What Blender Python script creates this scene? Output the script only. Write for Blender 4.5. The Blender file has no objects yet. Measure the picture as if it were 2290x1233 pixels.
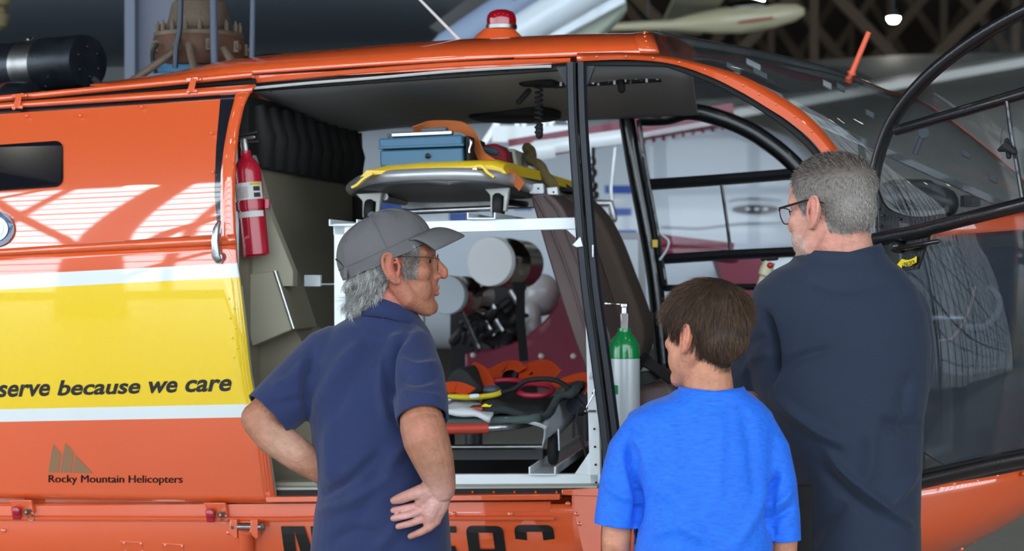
import bpy, bmesh, math, random
import numpy as np
from mathutils import Vector, Matrix
random.seed(7); RNG = np.random.default_rng(7)
SC = bpy.context.scene; COL = SC.collection

# ------------------------------------------------------------------ camera, world, light, exposure
F, CX, CY, EYE = 4500.0, 1145.0, 616.5, 1.5
cam = bpy.data.cameras.new('camera'); cam_o = bpy.data.objects.new('camera', cam); COL.objects.link(cam_o)
cam_o.location = (0, 0, EYE); cam_o.rotation_euler = (math.pi/2, 0, 0)
cam.sensor_width = 36; cam.lens = 36*F/2290; cam.clip_end = 300
cam.dof.use_dof = True; cam.dof.focus_distance = 4.92; cam.dof.aperture_fstop = 4.6
SC.camera = cam_o
SC.view_settings.view_transform = 'Standard'; SC.view_settings.look = 'None'
SC.view_settings.gamma = 1; SC.view_settings.use_curve_mapping = False
SC.view_settings.exposure = -0.25
world = bpy.data.worlds.new('sky'); SC.world = world; world.use_nodes = True
bg = world.node_tree.nodes['Background']
bg.inputs[0].default_value = (0.80, 0.91, 1.0, 1); bg.inputs[1].default_value = 7.0

# ------------------------------------------------------------------ helpers
def lin(c):
    return tuple(((x/255)/12.92 if x/255 <= .04045 else ((x/255+.055)/1.055)**2.4) for x in c)
MATS = {}
def mat(name, rgb, rough=.5, metal=0, coat=0, coat_ior=1.5, var=0, vscale=8, bump=0, bscale=60, bstretch=None,
        emit=0, spec=.5, attr=False, alpha=1, trans=0, ior=1.45, sheen=0, dirt=0):
    if name in MATS: return MATS[name]
    m = bpy.data.materials.new(name); m.use_nodes = True; nt = m.node_tree; N = nt.nodes; L = nt.links
    b = N['Principled BSDF']; c = lin(rgb)
    b.inputs['Base Color'].default_value = (*c, 1); b.inputs['Roughness'].default_value = rough
    b.inputs['Metallic'].default_value = metal; b.inputs['Coat Weight'].default_value = coat
    b.inputs['Coat IOR'].default_value = coat_ior; b.inputs['Coat Roughness'].default_value = .02
    b.inputs['Specular IOR Level'].default_value = spec
    b.inputs['Transmission Weight'].default_value = trans; b.inputs['IOR'].default_value = ior
    b.inputs['Sheen Weight'].default_value = sheen; b.inputs['Alpha'].default_value = alpha
    if emit:
        b.inputs['Emission Color'].default_value = (*c, 1); b.inputs['Emission Strength'].default_value = emit
    tc = N.new('ShaderNodeTexCoord')
    src = None
    if attr:
        a = N.new('ShaderNodeAttribute'); a.attribute_name = 'Col'; src = a.outputs['Color']
    if var:
        mp = N.new('ShaderNodeMapping'); L.new(tc.outputs['Object'], mp.inputs[0])
        if bstretch: mp.inputs['Scale'].default_value = bstretch
        n = N.new('ShaderNodeTexNoise'); n.inputs['Scale'].default_value = vscale; n.inputs['Detail'].default_value = 6
        L.new(mp.outputs[0], n.inputs['Vector'])
        r = N.new('ShaderNodeMapRange'); L.new(n.outputs['Fac'], r.inputs[0])
        r.inputs[1].default_value = .25; r.inputs[2].default_value = .75
        r.inputs[3].default_value = 1-var; r.inputs[4].default_value = 1+var
        mx = N.new('ShaderNodeMix'); mx.data_type = 'RGBA'; mx.blend_type = 'MULTIPLY'; mx.inputs[0].default_value = 1
        if src: L.new(src, mx.inputs[6])
        else: mx.inputs[6].default_value = (*c, 1)
        cc = N.new('ShaderNodeCombineColor')
        for k in range(3): L.new(r.outputs[0], cc.inputs[k])
        L.new(cc.outputs[0], mx.inputs[7]); src = mx.outputs[2]
    if src: L.new(src, b.inputs['Base Color'])
    if bump:
        mp = N.new('ShaderNodeMapping'); L.new(tc.outputs['Object'], mp.inputs[0])
        if bstretch: mp.inputs['Scale'].default_value = bstretch
        n = N.new('ShaderNodeTexNoise'); n.inputs['Scale'].default_value = bscale; n.inputs['Detail'].default_value = 3
        L.new(mp.outputs[0], n.inputs['Vector'])
        bp = N.new('ShaderNodeBump'); bp.inputs['Strength'].default_value = bump; bp.inputs['Distance'].default_value = .01
        L.new(n.outputs['Fac'], bp.inputs['Height']); L.new(bp.outputs[0], b.inputs['Normal'])
    MATS[name] = m; return m
def glass(name, tint=(1,1,1), ior=1.45, rough=0.0, gloss=1.0, haze=0, hazecol=(.5,.55,.6)):
    """thin clear sheet: Fresnel mix of a clear pass and a mirror, with a little dusty diffuse"""
    if name in MATS: return MATS[name]
    m = bpy.data.materials.new(name); m.use_nodes = True; nt = m.node_tree; N = nt.nodes; L = nt.links
    N.remove(N['Principled BSDF']); out = N['Material Output']
    t = N.new('ShaderNodeBsdfTransparent'); t.inputs[0].default_value = (*tint, 1)
    g = N.new('ShaderNodeBsdfGlossy'); g.inputs['Roughness'].default_value = rough; g.inputs[0].default_value = (gloss,gloss,gloss,1)
    lw = N.new('ShaderNodeLayerWeight'); f0 = ((ior-1)/(ior+1))**2
    pw = N.new('ShaderNodeMath'); pw.operation = 'POWER'; L.new(lw.outputs['Facing'], pw.inputs[0]); pw.inputs[1].default_value = 5
    lw.inputs[0].default_value = .5
    fr = N.new('ShaderNodeMath'); fr.operation = 'MULTIPLY_ADD'; L.new(pw.outputs[0], fr.inputs[0]); fr.inputs[1].default_value = 1-f0; fr.inputs[2].default_value = f0*1.1
    mx = N.new('ShaderNodeMixShader'); L.new(fr.outputs[0], mx.inputs[0]); L.new(t.outputs[0], mx.inputs[1]); L.new(g.outputs[0], mx.inputs[2])
    o = mx.outputs[0]
    if haze:
        d = N.new('ShaderNodeBsdfDiffuse'); d.inputs[0].default_value = (*hazecol, 1)
        m2 = N.new('ShaderNodeMixShader'); m2.inputs[0].default_value = haze; L.new(o, m2.inputs[1]); L.new(d.outputs[0], m2.inputs[2]); o = m2.outputs[0]
    L.new(o, out.inputs[0]); MATS[name] = m; return m

def V(*a): return np.array(a, float)
def P(px, py, d): return V((px-CX)*d/F, d, EYE-(py-CY)*d/F)          # a point at distance d down the lens axis
def proj(v):
    v = np.asarray(v); return CX+F*v[..., 0]/v[..., 1], CY-F*(v[..., 2]-EYE)/v[..., 1]
YAW = math.radians(9); HN = V(math.sin(YAW), math.cos(YAW), 0); HU = V(math.cos(YAW), -math.sin(YAW), 0); D0 = 5.7; UP = V(0,0,1)
CAMP = V(0, 0, EYE); CW = 1.45                                         # cabin width
def H(px, py, w=0.0):
    """a point of the helicopter, w metres inboard of its near flank"""
    r = V((px-CX)/F, 1, -(py-CY)/F); t = (D0*HN[1]+w)/(r@HN); return CAMP+r*t
def mirror(p):                                                        # the cabin's other side
    p = np.asarray(p, float); w = (p-CAMP)@HN-D0*HN[1]; return p+2*(CW/2-w)*HN

def crom(pts, n=8):
    """Catmull-Rom through the points"""
    p = [np.array(x, float) for x in pts]
    if len(p) < 3: return [p[0]+(p[-1]-p[0])*i/n for i in range(n+1)]
    q = [2*p[0]-p[1]]+p+[2*p[-1]-p[-2]]; out = []
    for i in range(1, len(q)-2):
        a, b, c, d = q[i-1:i+3]
        for k in range(n):
            t = k/n; out.append(.5*((2*b)+(c-a)*t+(2*a-5*b+4*c-d)*t*t+(3*b-a-3*c+d)*t**3))
    out.append(p[-1]); return out
def unit(v): v = np.array(v, float); return v/(np.linalg.norm(v)+1e-12)

class MB:
    def __init__(s): s.v = []; s.f = []; s.m = []
    def add(s, vs, fs, mi=0):
        o = len(s.v); s.v += [tuple(map(float, x)) for x in vs]; s.f += [tuple(i+o for i in f) for f in fs]; s.m += [mi]*len(fs); return s
    def grid(s, rows, mi=0, closed=False, caps=False):
        r, c = len(rows), len(rows[0]); fs = []; ms = []
        for i in range(r-1):
            for j in range(c if closed else c-1):
                k = (j+1) % c; fs.append((i*c+j, i*c+k, (i+1)*c+k, (i+1)*c+j)); ms.append(mi(i, j) if callable(mi) else mi)
        if caps: fs += [tuple(range(c))[::-1], tuple((r-1)*c+j for j in range(c))]; ms += [ms[0], ms[-1]]
        o = len(s.m); s.add([p for row in rows for p in row], fs); s.m[o:] = ms; return s
    def tube(s, pts, r, n=10, mi=0, flat=None):
        pts = [np.array(p, float) for p in pts]; rs = [r]*len(pts) if np.isscalar(r) else list(r)
        t0 = unit(pts[1]-pts[0]); a = UP if abs(t0[2]) < .9 else V(1,0,0); x = unit(np.cross(t0, a)); rows = []
        for i, p in enumerate(pts):
            t = unit(pts[min(i+1, len(pts)-1)]-pts[max(i-1, 0)]); x = unit(x-t*(x@t)); y = np.cross(t, x)
            rx, ry = (rs[i], rs[i]) if np.isscalar(rs[i]) else rs[i]
            rows.append([p+x*rx*math.cos(2*math.pi*k/n)+y*ry*math.sin(2*math.pi*k/n) for k in range(n)])
        return s.grid(rows, mi, True, True)
    def cap(s, pts, r, n=16, mi=0):
        """tapered limb with rounded ends"""
        pts = [np.array(p, float) for p in pts]; rs = [r]*len(pts) if np.isscalar(r) else list(r)
        a, b = unit(pts[0]-pts[1]), unit(pts[-1]-pts[-2]); A = []; RA = []
        for q in (80, 60, 35): A.append(pts[0]+a*rs[0]*math.sin(math.radians(q))); RA.append(rs[0]*math.cos(math.radians(q)))
        B = []; RB = []
        for q in (35, 60, 80): B.append(pts[-1]+b*rs[-1]*math.sin(math.radians(q))); RB.append(rs[-1]*math.cos(math.radians(q)))
        return s.tube(A+pts+B, RA+rs+RB, n, mi)
    def prism(s, poly, vec, mi=0):
        n = len(poly); vec = np.array(vec, float); a = [np.array(p, float) for p in poly]
        return s.add(a+[p+vec for p in a], [tuple(range(n))[::-1], tuple(range(n, 2*n))]+[(i, (i+1) % n, n+(i+1) % n, n+i) for i in range(n)], mi)
    def box(s, c, sx, sy, sz, ax=None, mi=0):
        ax = ax or (V(1,0,0), V(0,1,0), UP); c = np.array(c, float)
        p = [c+ax[0]*sx/2*i+ax[1]*sy/2*j+ax[2]*sz/2*k for k in (-1,1) for i, j in ((-1,-1),(1,-1),(1,1),(-1,1))]
        return s.add(p, [(3,2,1,0),(4,5,6,7),(0,1,5,4),(1,2,6,5),(2,3,7,6),(3,0,4,7)], mi)
    def bar(s, a, b, w, d, side, mi=0):
        """rectangular bar from a to b; side = the direction of its depth d"""
        a, b = np.array(a, float), np.array(b, float); t = unit(b-a); y = unit(np.array(side, float)-t*(np.array(side, float)@t)); x = np.cross(t, y)
        q = [(-1,-1),(1,-1),(1,1),(-1,1)]
        return s.grid([[p+x*w/2*i+y*d/2*j for i, j in q] for p in (a, b)], mi, True, True)
    def ribbon(s, pts, w, th, side, mi=0):
        """flat strap along pts, w wide along `side`, th thick"""
        pts = [np.array(p, float) for p in pts]; rows = []
        for i, p in enumerate(pts):
            t = unit(pts[min(i+1, len(pts)-1)]-pts[max(i-1, 0)]); x = unit(np.array(side, float)-t*(np.array(side, float)@t)); y = np.cross(t, x)
            rows.append([p+x*w/2*a+y*th/2*b for a, b in ((-1,-1),(1,-1),(1,1),(-1,1))])
        return s.grid(rows, mi, True, True)
    def lathe(s, prof, o, axis=UP, n=24, mi=0, x0=None):
        axis = unit(axis); a = UP if abs(axis[2]) < .9 else V(1,0,0); x = unit(np.cross(axis, a)); y = np.cross(axis, x); o = np.array(o, float)
        return s.grid([[o+axis*h+(x*math.cos(2*math.pi*k/n)+y*math.sin(2*math.pi*k/n))*max(r, 1e-4) for k in range(n)] for r, h in prof], mi, True, True)
    def ball(s, c, r, n=14, mi=0, R=None):
        r = V(r,r,r) if np.isscalar(r) else V(*r); rows = []; c = np.array(c, float); R = np.eye(3) if R is None else R
        for i in range(n+1):
            ph = -math.pi/2+math.pi*(.02+.96*i/n)
            rows.append([c+R@(r*V(math.cos(ph)*math.cos(2*math.pi*k/(2*n)), math.cos(ph)*math.sin(2*math.pi*k/(2*n)), math.sin(ph))) for k in range(2*n)])
        return s.grid(rows, mi, True, True)
    def ring(s, loops_a, loops_b, mi=0):                              # a frame: outer outline and inner outline, same count
        n = len(loops_a); return s.add(list(loops_a)+list(loops_b), [(i, (i+1) % n, n+(i+1) % n, n+i) for i in range(n)], mi)
    def build(s, name, mats, parent=None, smooth=40, bevel=0, solid=0, label=None, kind=None):
        me = bpy.data.meshes.new(name); o = bpy.data.objects.new(name, me); COL.objects.link(o)
        org = V(0,0,0); p = parent
        while p is not None: org = org+np.array(p.location); p = p.parent
        if parent is None:
            a = np.array(s.v); lo, hi = a.min(0), a.max(0); org = V((lo[0]+hi[0])/2, (lo[1]+hi[1])/2, lo[2]); o.location = org
        else: o.parent = parent
        a = np.array(s.v)-org
        me.from_pydata(a.tolist(), [], s.f)
        for m in (mats if isinstance(mats, (list, tuple)) else [mats]): me.materials.append(m)
        me.polygons.foreach_set('material_index', s.m)
        bm = bmesh.new(); bm.from_mesh(me); bmesh.ops.recalc_face_normals(bm, faces=bm.faces); bm.to_mesh(me); bm.free()
        if smooth: me.shade_smooth(); me.set_sharp_from_angle(angle=math.radians(smooth))
        if bevel:
            b = o.modifiers.new('bevel', 'BEVEL'); b.width = bevel; b.segments = 2; b.limit_method = 'ANGLE'; b.angle_limit = math.radians(40)
        if solid:
            b = o.modifiers.new('solid', 'SOLIDIFY'); b.thickness = solid; b.offset = 0
        if label: o['label'] = label
        if kind: o['kind'] = kind
        return o
def tag(o, label, cat=None, group=None, kind=None):
    o['label'] = label
    if cat: o['category'] = cat
    if group: o['group'] = group
    if kind: o['kind'] = kind
    return o
def thing(name, label, cat, loc, group=None):
    o = bpy.data.objects.new(name, None); COL.objects.link(o); o.location = tuple(float(x) for x in loc); o.empty_display_size = .1
    return tag(o, label, cat, group)
def hpoly(pts, w): return [H(x, y, w) for x, y in pts]
def hpl(pts, w, n=6): return [H(x, y, w) for x, y in crom(pts, n)]
def ip(x, tab):
    xs, ys = zip(*tab); return float(np.interp(x, xs, ys))
def text_verts(body, shear=0, offset=0, spacing=1):
    cu = bpy.data.curves.new('t', 'FONT'); cu.body = body; cu.shear = shear; cu.offset = offset; cu.space_character = spacing; cu.resolution_u = 4
    o = bpy.data.objects.new('t', cu); COL.objects.link(o); dg = bpy.context.evaluated_depsgraph_get()
    me = bpy.data.meshes.new_from_object(o.evaluated_get(dg)); vs = np.array([v.co[:] for v in me.vertices]); fs = [tuple(p.vertices) for p in me.polygons]
    bpy.data.objects.remove(o); bpy.data.curves.remove(cu); bpy.data.meshes.remove(me); return vs[:, :2], fs
def lettering(mb, body, quad, fn, shear=0, offset=0, spacing=1, mi=0):
    """text filling the quad (bottom-left, bottom-right, top-right, top-left) carried onto the surface fn"""
    vs, fs = text_verts(body, shear, offset, spacing); lo, hi = vs.min(0), vs.max(0); q = (vs-lo)/(hi-lo); BL, BR, TR, TL = [np.array(x, float) for x in quad]
    pts = [fn(*((BL*(1-a)+BR*a)*(1-b)+(TL*(1-a)+TR*a)*b)) for a, b in q]; mb.add(pts, fs, mi)
def remesh(mb, voxel, it=3):
    me = bpy.data.meshes.new('t'); me.from_pydata(mb.v, [], mb.f)
    bm = bmesh.new(); bm.from_mesh(me); bmesh.ops.recalc_face_normals(bm, faces=bm.faces); bm.to_mesh(me); bm.free()
    o = bpy.data.objects.new('t', me); COL.objects.link(o)
    r = o.modifiers.new('r', 'REMESH'); r.mode = 'VOXEL'; r.voxel_size = voxel
    if it: sm = o.modifiers.new('s', 'SMOOTH'); sm.factor = .5; sm.iterations = it
    dg = bpy.context.evaluated_depsgraph_get(); out = bpy.data.meshes.new_from_object(o.evaluated_get(dg))
    bpy.data.objects.remove(o); bpy.data.meshes.remove(me); return out
def mesh_arrays(me):
    n = len(me.vertices); co = np.empty(n*3); me.vertices.foreach_get('co', co); no = np.empty(n*3); me.vertices.foreach_get('normal', no)
    return co.reshape(-1, 3), no.reshape(-1, 3)
def link_mesh(name, me, mats, parent, label=None):
    o = bpy.data.objects.new(name, me); COL.objects.link(o); o.parent = parent
    org = V(0,0,0); p = parent
    while p is not None: org = org+np.array(p.location); p = p.parent
    co, _ = mesh_arrays(me); me.vertices.foreach_set('co', (co-org).ravel()); me.materials.clear()
    for m in (mats if isinstance(mats, (list, tuple)) else [mats]): me.materials.append(m)
    me.shade_smooth(); me.name = name
    if label: o['label'] = label
    return o

# ------------------------------------------------------------------ materials
M_or = mat('orange_paint', (226, 90, 40), .35, coat=1, coat_ior=1.95, var=.04, vscale=3, bump=.012, bscale=5)
M_ye = mat('yellow_paint', (238, 200, 12), .35, coat=1, coat_ior=1.65, bump=.012, bscale=5)
M_wh = mat('white_paint', (222, 228, 230), .35, coat=1, coat_ior=1.7)
M_bk = mat('black_paint', (14, 15, 18), .35, coat=.6)
M_fr = mat('black_frame_paint', (20, 22, 27), .3, coat=.8, bump=.1, bscale=90)
M_rub = mat('black_rubber', (22, 22, 24), .7)
M_red = mat('red_paint', (170, 20, 45), .3, coat=.6)
M_cr = mat('chrome', (215, 215, 215), .12, 1)
M_al = mat('brushed_aluminium', (175, 177, 180), .33, 1, var=.1, vscale=20, bump=.05, bscale=200)
M_st = mat('steel', (140, 140, 140), .35, 1, var=.15, vscale=30)
M_wenam = mat('white_enamel', (225, 232, 236), .3, coat=.5)
# ------------------------------------------------------------------ the hall
FLZ = 0.0
def struct(o, label=None):
    o['kind'] = 'structure'
    if label: o['label'] = label
    return o
X0, X1, Y0, Y1, ZC = -34, 34, -13, 46, 15
M_floor = mat('polished_concrete', (172, 167, 157), .45, var=.12, vscale=.8, bump=.02, bscale=30)
M_dark = mat('dark_hall_paint', (40, 34, 28), .9, var=.2, vscale=.4)
M_truss = mat('brown_steel', (72, 58, 44), .8)
struct(MB().box((0, 16, -.1), 140, 130, .2).build('floor', M_floor), 'grey polished concrete hall floor')
struct(MB().box((0, Y1+.2, ZC/2), X1-X0, .4, ZC).build('wall_back', M_dark), 'dark brown back wall of the hall')
struct(MB().box((X0-.2, (16+Y1)/2, ZC/2), .4, Y1-16, ZC).build('wall_left', M_dark), 'dark hall side wall')
b = MB()  # left glazing, unseen, added to throw daylight behind the helicopter
for i in range(20): b.box((X0, Y0+1.5*i, 6.9), .12, .07, 13)
for j in range(1, 13): b.box((X0, 1.5, .4+j*1.05), .1, 29, .06)
b.box((X0, 1.5, 14.2), .3, 29, 1.7); struct(b.build('window_2', mat('mullion_grey', (96, 100, 108), .5)), 'unseen glazed side wall with grey mullions, added to bring in daylight from the left')
struct(MB().box((X1+.2, (Y0+Y1)/2, ZC/2), .4, Y1-Y0, ZC).build('wall_right', M_dark), 'dark hall side wall')
ceil = struct(MB().box((0, (Y0+Y1)/2, ZC+.2), X1-X0, Y1-Y0, .4).build('ceiling', M_dark), 'dark hall ceiling')
for k, y in enumerate((30, 35, 40, 44.5)):                                # roof trusses
    b = MB(); zl, zt = 1.5+.098*y, 1.5+.150*y
    for z in (zl, zt): b.box((0, y, z), 66, .25, .25)
    n = 22
    for i in range(n):
        xa, xb = -33+66*i/n, -33+66*(i+1)/n; xm = (xa+xb)/2
        b.bar((xa, y, zl), (xm, y, zt), .16, .16, (0,1,0)); b.bar((xm, y, zt), (xb, y, zl), .16, .16, (0,1,0)); b.bar((xm, y, zl), (xm, y, zt), .12, .12, (0,1,0))
    struct(b.build('trim_%d' % (10+k), M_truss), 'brown steel roof truss across the far end of the hall')
# glazed wall behind the photographer: mullions, transoms and the raking struts
M_mul = mat('mullion_grey', (96, 100, 108), .5)
gw = MB()
for i in range(-22, 23): gw.box((i*1.55, Y0, 6.9), .15, .12, 13)
for j in range(1, 18): gw.box((0, Y0, .4+j*.75), X1-X0, .1, .05 if j % 3 else .1)
glaz = struct(gw.build('window_1', M_mul), 'glazed curtain wall with grey mullions')
for i in range(-3, 4):
    b = MB(); b.tube([V(i*8.5-3.2, Y0+.6, 0), V(i*8.5+3.2, Y0+.6, 13.4)], .10, 8); b.tube([V(i*8.5+3.4, Y0+.7, 0), V(i*8.5-1.4, Y0+.7, 13.4)], .07, 8)
    b.build('raking_strut', M_mul, glaz)
struct(MB().box((0, Y0, .2), X1-X0, .3, .45).build('trim_1', M_mul), 'low grey plinth under the glazed wall')
struct(MB().box((0, Y0, 14.2), X1-X0, .4, 1.7).build('trim_2', M_dark), 'dark fascia over the glazed wall')
b = MB(); b.lathe([(.34, 0), (.28, 2.0), (.2, 3.2), (.17, 6), (.2, 13.4)], (-7.4, -5, 0), UP, 20)  # unseen shape added to darken a band of the door reflection
for s in (-1, 1): b.tube([V(-7.4+s*.2, -5, 3.4), V(-7.4+s*2.6, -5, 9.5)], .08, 8)
struct(b.build('trim_4', mat('silhouette_grey', (70, 66, 62), .7)), 'tapering shape behind the photographer, added for its dark silhouette in the door reflection')
# hall lamps
M_lamp = mat('lamp_glow', (255, 250, 235), emit=40)
M_lampb = mat('lamp_housing', (60, 60, 60), .5)
def lamp(x, y, z, r=.2, label='round white high-bay lamp hanging behind the photographer', grp='high-bay lamps'):
    t = thing('hall_lamp', label, 'lamp', (x, y, z), grp)
    MB().lathe([(r*.2, r*1.6), (r*.5, r*1.2), (r*1.05, .02), (r*1.05, 0)], (x, y, z), UP, 16).build('lamp_housing', M_lampb, t)
    MB().lathe([(r, .01), (r, -.02), (r*.6, -.07), (0, -.08)], (x, y, z), UP, 16).build('lamp_diffuser', M_lamp, t)
    MB().tube([V(x, y, z+r*1.5), V(x, y, ZC)], .012, 6).build('lamp_cable', M_lampb, t)
for i in range(5):
    for j in range(3): lamp(-9+4.6*i+.8*j, -7+4.5*j, 9.5)
q = P(1998, 39, 27); lamp(q[0], q[1], q[2], .085, 'small bright lamp among the dark roof trusses', None)
for i, (x, y, d) in enumerate(((1695, -2, 33),)):
    q = P(x, y, d); lamp(q[0], q[1], q[2], .1, 'tiny bright lamp above the cream glider', None)
# column behind the rotor mast
q = P(362, 100, 9.2); b = MB(); b.box((q[0], 9.2, ZC/2), .21, .3, ZC); b.box((q[0]-.1, 9.15, ZC/2), .045, .4, ZC)
struct(b.build('trim_3', mat('blue_grey_steel', (92, 99, 116), .5)), 'blue-grey steel column behind the rotor mast')

# ------------------------------------------------------------------ aircraft far behind
def body_x(mb, st, n=28, mi=0):
    """fuselage from stations (centre point, half height, half depth) along x"""
    rows = [[np.array(c)+V(0, math.cos(2*math.pi*k/n)*hd, math.sin(2*math.pi*k/n)*hh) for k in range(n)] for c, hh, hd in st]
    return mb.grid(rows, mi, True, True)
# dark jet, top left
M_jet = mat('dark_jet_grey', (40, 47, 54), .55, var=.05, vscale=1)
D = 12.5; s = D/F
jet = thing('dark_jet', 'dark blue-grey jet aircraft standing behind the rotor mast, top left', 'aircraft', P(300, 1170, D)*V(1,1,0))
b = MB(); st = [(P(x, y, D+1.5), r, r) for x, y, r in ((-1500, -20, .7), (-700, -20, .66), (0, -30, .62), (600, -40, .5), (960, -10, .36), (1060, 20, .2))]
body_x(b, st); b.build('fuselage', M_jet, jet)
b = MB(); b.prism([P(-900, 150, D), P(1000, 150, D), P(960, 262, D), P(-900, 262, D)], V(0, .9, 0)); b.build('wing', mat('jet_wing_grey', (58, 62, 64), .6), jet)
b = MB(); b.prism([P(960, 60, D-.6), P(1165, -90, D-.6), P(1240, -90, D-.6), P(1040, 110, D-.6)], V(0, .25, 0)); b.build('tail_fin', mat('jet_fin_grey', (62, 62, 62), .6), jet)
for x in (-1200, 500):
    b = MB(); a = P(x, 100, D+1.4); b.cap([a, a*V(1,1,0)+V(0,0,.35)], .07); b.lathe([(.1,-.08), (.34,-.08), (.34,.08), (.1,.08)], a*V(1,1,0)+V(0,0,.34), V(0,1,0), 20); b.build('landing_gear', M_jet, jet)
b = MB(); b.lathe([(.02, 0), (.06, .03), (.075, .10), (.05, .12), (.05, .14), (.08, .16), (.09, .3)], P(-6, 70, 12.2), UP, 20); b.build('tan_fairing', mat('tan_skin', (120, 108, 80), .6), jet)
# pale wings of a hanging float plane over the roof
M_pale = mat('pale_blue_paint', (214, 226, 236), .4, coat=.5); M_pg = mat('pale_green_paint', (150, 160, 146), .45)
fp = thing('float_plane', 'pale blue and white rounded floats of a hanging aircraft above the orange roof', 'aircraft', P(1230, 60, 11.5))
d = 11.5
b = MB(); b.cap([P(1040, 140, d), P(1180, 60, d), P(1330, -30, d), P(1480, -120, d)], [.08, .1, .11, .1], 20); b.build('float', M_pale, fp)
b = MB(); b.cap([P(1000, 110, d+.3), P(1130, 30, d+.3), P(1290, -70, d+.3)], [.1, .12, .12], 20); b.build('float', mat('slate_blue_paint', (140, 156, 184), .5), fp)
b = MB(); b.prism([P(1220, 92, d+.1), P(1330, 92, d+.1), P(1404, 22, d+.1), P(1395, -30, d+.1), P(1330, -5, d+.1), P(1270, 40, d+.1)], V(0, .3, 0)); b.build('wing_tip', M_pg, fp, bevel=.02)
b = MB(); b.prism([P(1212, 84, d), P(1255, 84, d), P(1400, 6, d), P(1396, -30, d), P(1340, -10, d)], V(0, .1, 0)); b.build('wing_stripe', M_pale, fp, bevel=.01)
b = MB()
for x in (1150, 1350): b.tube([P(x, 0, d+.1), P(x, 0, d+.1)*V(1,1,0)+V(0,0,ZC)], .01, 6)
b.build('hanging_cable', M_lampb, fp)
# cream glider
d = 21; M_cream = mat('cream_gelcoat', (196, 190, 158), .35, coat=.5)
gl = thing('glider', 'cream sailplane with dark canopy hanging among the roof trusses', 'aircraft', P(1600, 60, d))
b = MB(); body_x(b, [(P(x, y, d), h*d/F, h*d/F*.9) for x, y, h in ((1180, 66, 7), (1380, 60, 9), (1500, 56, 12), (1600, 47, 28), (1660, 42, 33), (1730, 36, 27), (1780, 28, 19), (1798, 26, 8))]); b.build('fuselage', M_cream, gl)
b = MB(); body_x(b, [(P(x, y, d-.02), h*d/F, h*d/F) for x, y, h in ((1615, 24, 4), (1640, 18, 15), (1690, 14, 17), (1730, 18, 9), (1750, 22, 3))]); b.build('canopy', mat('dark_canopy', (18, 20, 20), .1, coat=1), gl)
b = MB(); a = P(1610, 30, d); b.bar(a+V(-.3, -2.2, .1), a+V(-.2, 2.6, .12), .5, .06, UP); b.build('wing', M_cream, gl)
b = MB(); a = P(1690, 46, d-.16); b.tube([a+V(-.18,0,-.02), a+V(.18,0,.03)], .012, 6); b.build('red_stripe', M_red, gl)
b = MB()
for x in (1450, 1680): b.tube([P(x, 40, d), P(x, 40, d)*V(1,1,0)+V(0,0,ZC)], .012, 6)
b.build('hanging_cable', M_lampb, gl)
# big grey aircraft behind the cockpit
d = 25; M_gry = mat('weathered_grey_skin', (118, 117, 112), .6, var=.08, vscale=1.2)
ga = thing('grey_transport', 'large grey transport aircraft with a pale cheat line behind the cockpit glass', 'aircraft', P(2000, 900, d)*V(1,1,0))
b = MB(); body_x(b, [(P(x, y, d+2), r, r*1.1) for x, y, r in ((1000, 500, 1.5), (1500, 480, 1.95), (2000, 475, 2.1), (2700, 475, 2.2), (3600, 475, 2.2))], 36); b.build('fuselage', M_gry, ga)
b = MB(); b.bar(P(1420, 290, d-.9), P(2900, 25, d-.9), .10, 1.2, V(0,1,.1)); b.build('wing_edge', mat('pale_trim', (205, 205, 200), .5), ga)
b = MB(); b.prism([P(1420, 108, d+.5), P(1900, 150, d+.5), P(2100, 255, d+.5), P(2100, 300, d+.5), P(1420, 300, d+.5)], V(0,.6,0)); b.build('wing_root', mat('wing_root_grey', (42, 43, 43), .7), ga)  # wing root in its own even dark grey
for x in (1500, 3000):
    b = MB(); a = P(x, 500, d+2); b.cap([a, a*V(1,1,0)+V(0,0,.6)], .14); b.lathe([(.2,-.15), (.6,-.15), (.6,.15), (.2,.15)], a*V(1,1,0)+V(0,0,.6), V(0,1,0), 20); b.build('landing_gear', M_gry, ga)
# white airliner with blue lettering seen through the cabin
d = 15; M_air = mat('airliner_white', (190, 198, 208), .4, coat=.4, var=.05, vscale=.8)
aw = thing('white_airliner', 'white airliner with blue lettering seen through the open cabin', 'aircraft', P(1300, 1070, d)*V(1,1,0))
R = .92; b = MB(); cy = 520
body_x(b, [(P(x, cy, d+R), r, r) for x, r in ((0, .75), (500, .88), (900, R), (1500, R), (1650, R*.98), (1760, .76), (1830, .55), (1870, .15))], 40); b.build('fuselage', M_air, aw)
def onair(px, py):
    r = V((px-CX)/F, 1, -(py-CY)/F); z0 = EYE-(cy-CY)*(d+R)/F; y0 = d+R   # hit the cylinder
    A = 1+r[2]**2; B = -2*y0+2*r[2]*(EYE-z0); Cc = y0*y0+(EYE-z0)**2-(R+.01)**2; t = (-B-math.sqrt(max(B*B-4*A*Cc, 0)))/2/A
    return CAMP+r*t
M_bl = mat('airline_blue', (52, 84, 160), .4)
def slab(pts): 
    b = MB(); b.prism([onair(*p) for p in pts], V(0, .02, 0)); return b
for k, pts in enumerate((((1368, 415), (1424, 415), (1424, 433), (1368, 433)), ((1368, 466), (1412, 466), (1412, 482), (1368, 482)), ((1366, 515), (1424, 515), (1424, 530), (1366, 530)), ((1352, 415), (1372, 415), (1380, 530), (1360, 530)),
        ((850, 445), (910, 445), (910, 490), (850, 490)), ((1005, 475), (1045, 475), (1045, 500), (1005, 500)), ((1150, 440), (1190, 440), (1190, 470), (1150, 470)), ((1225, 400), (1262, 400), (1262, 520), (1225, 520)))):
    slab(pts).build('letter_stroke', M_bl, aw)
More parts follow.
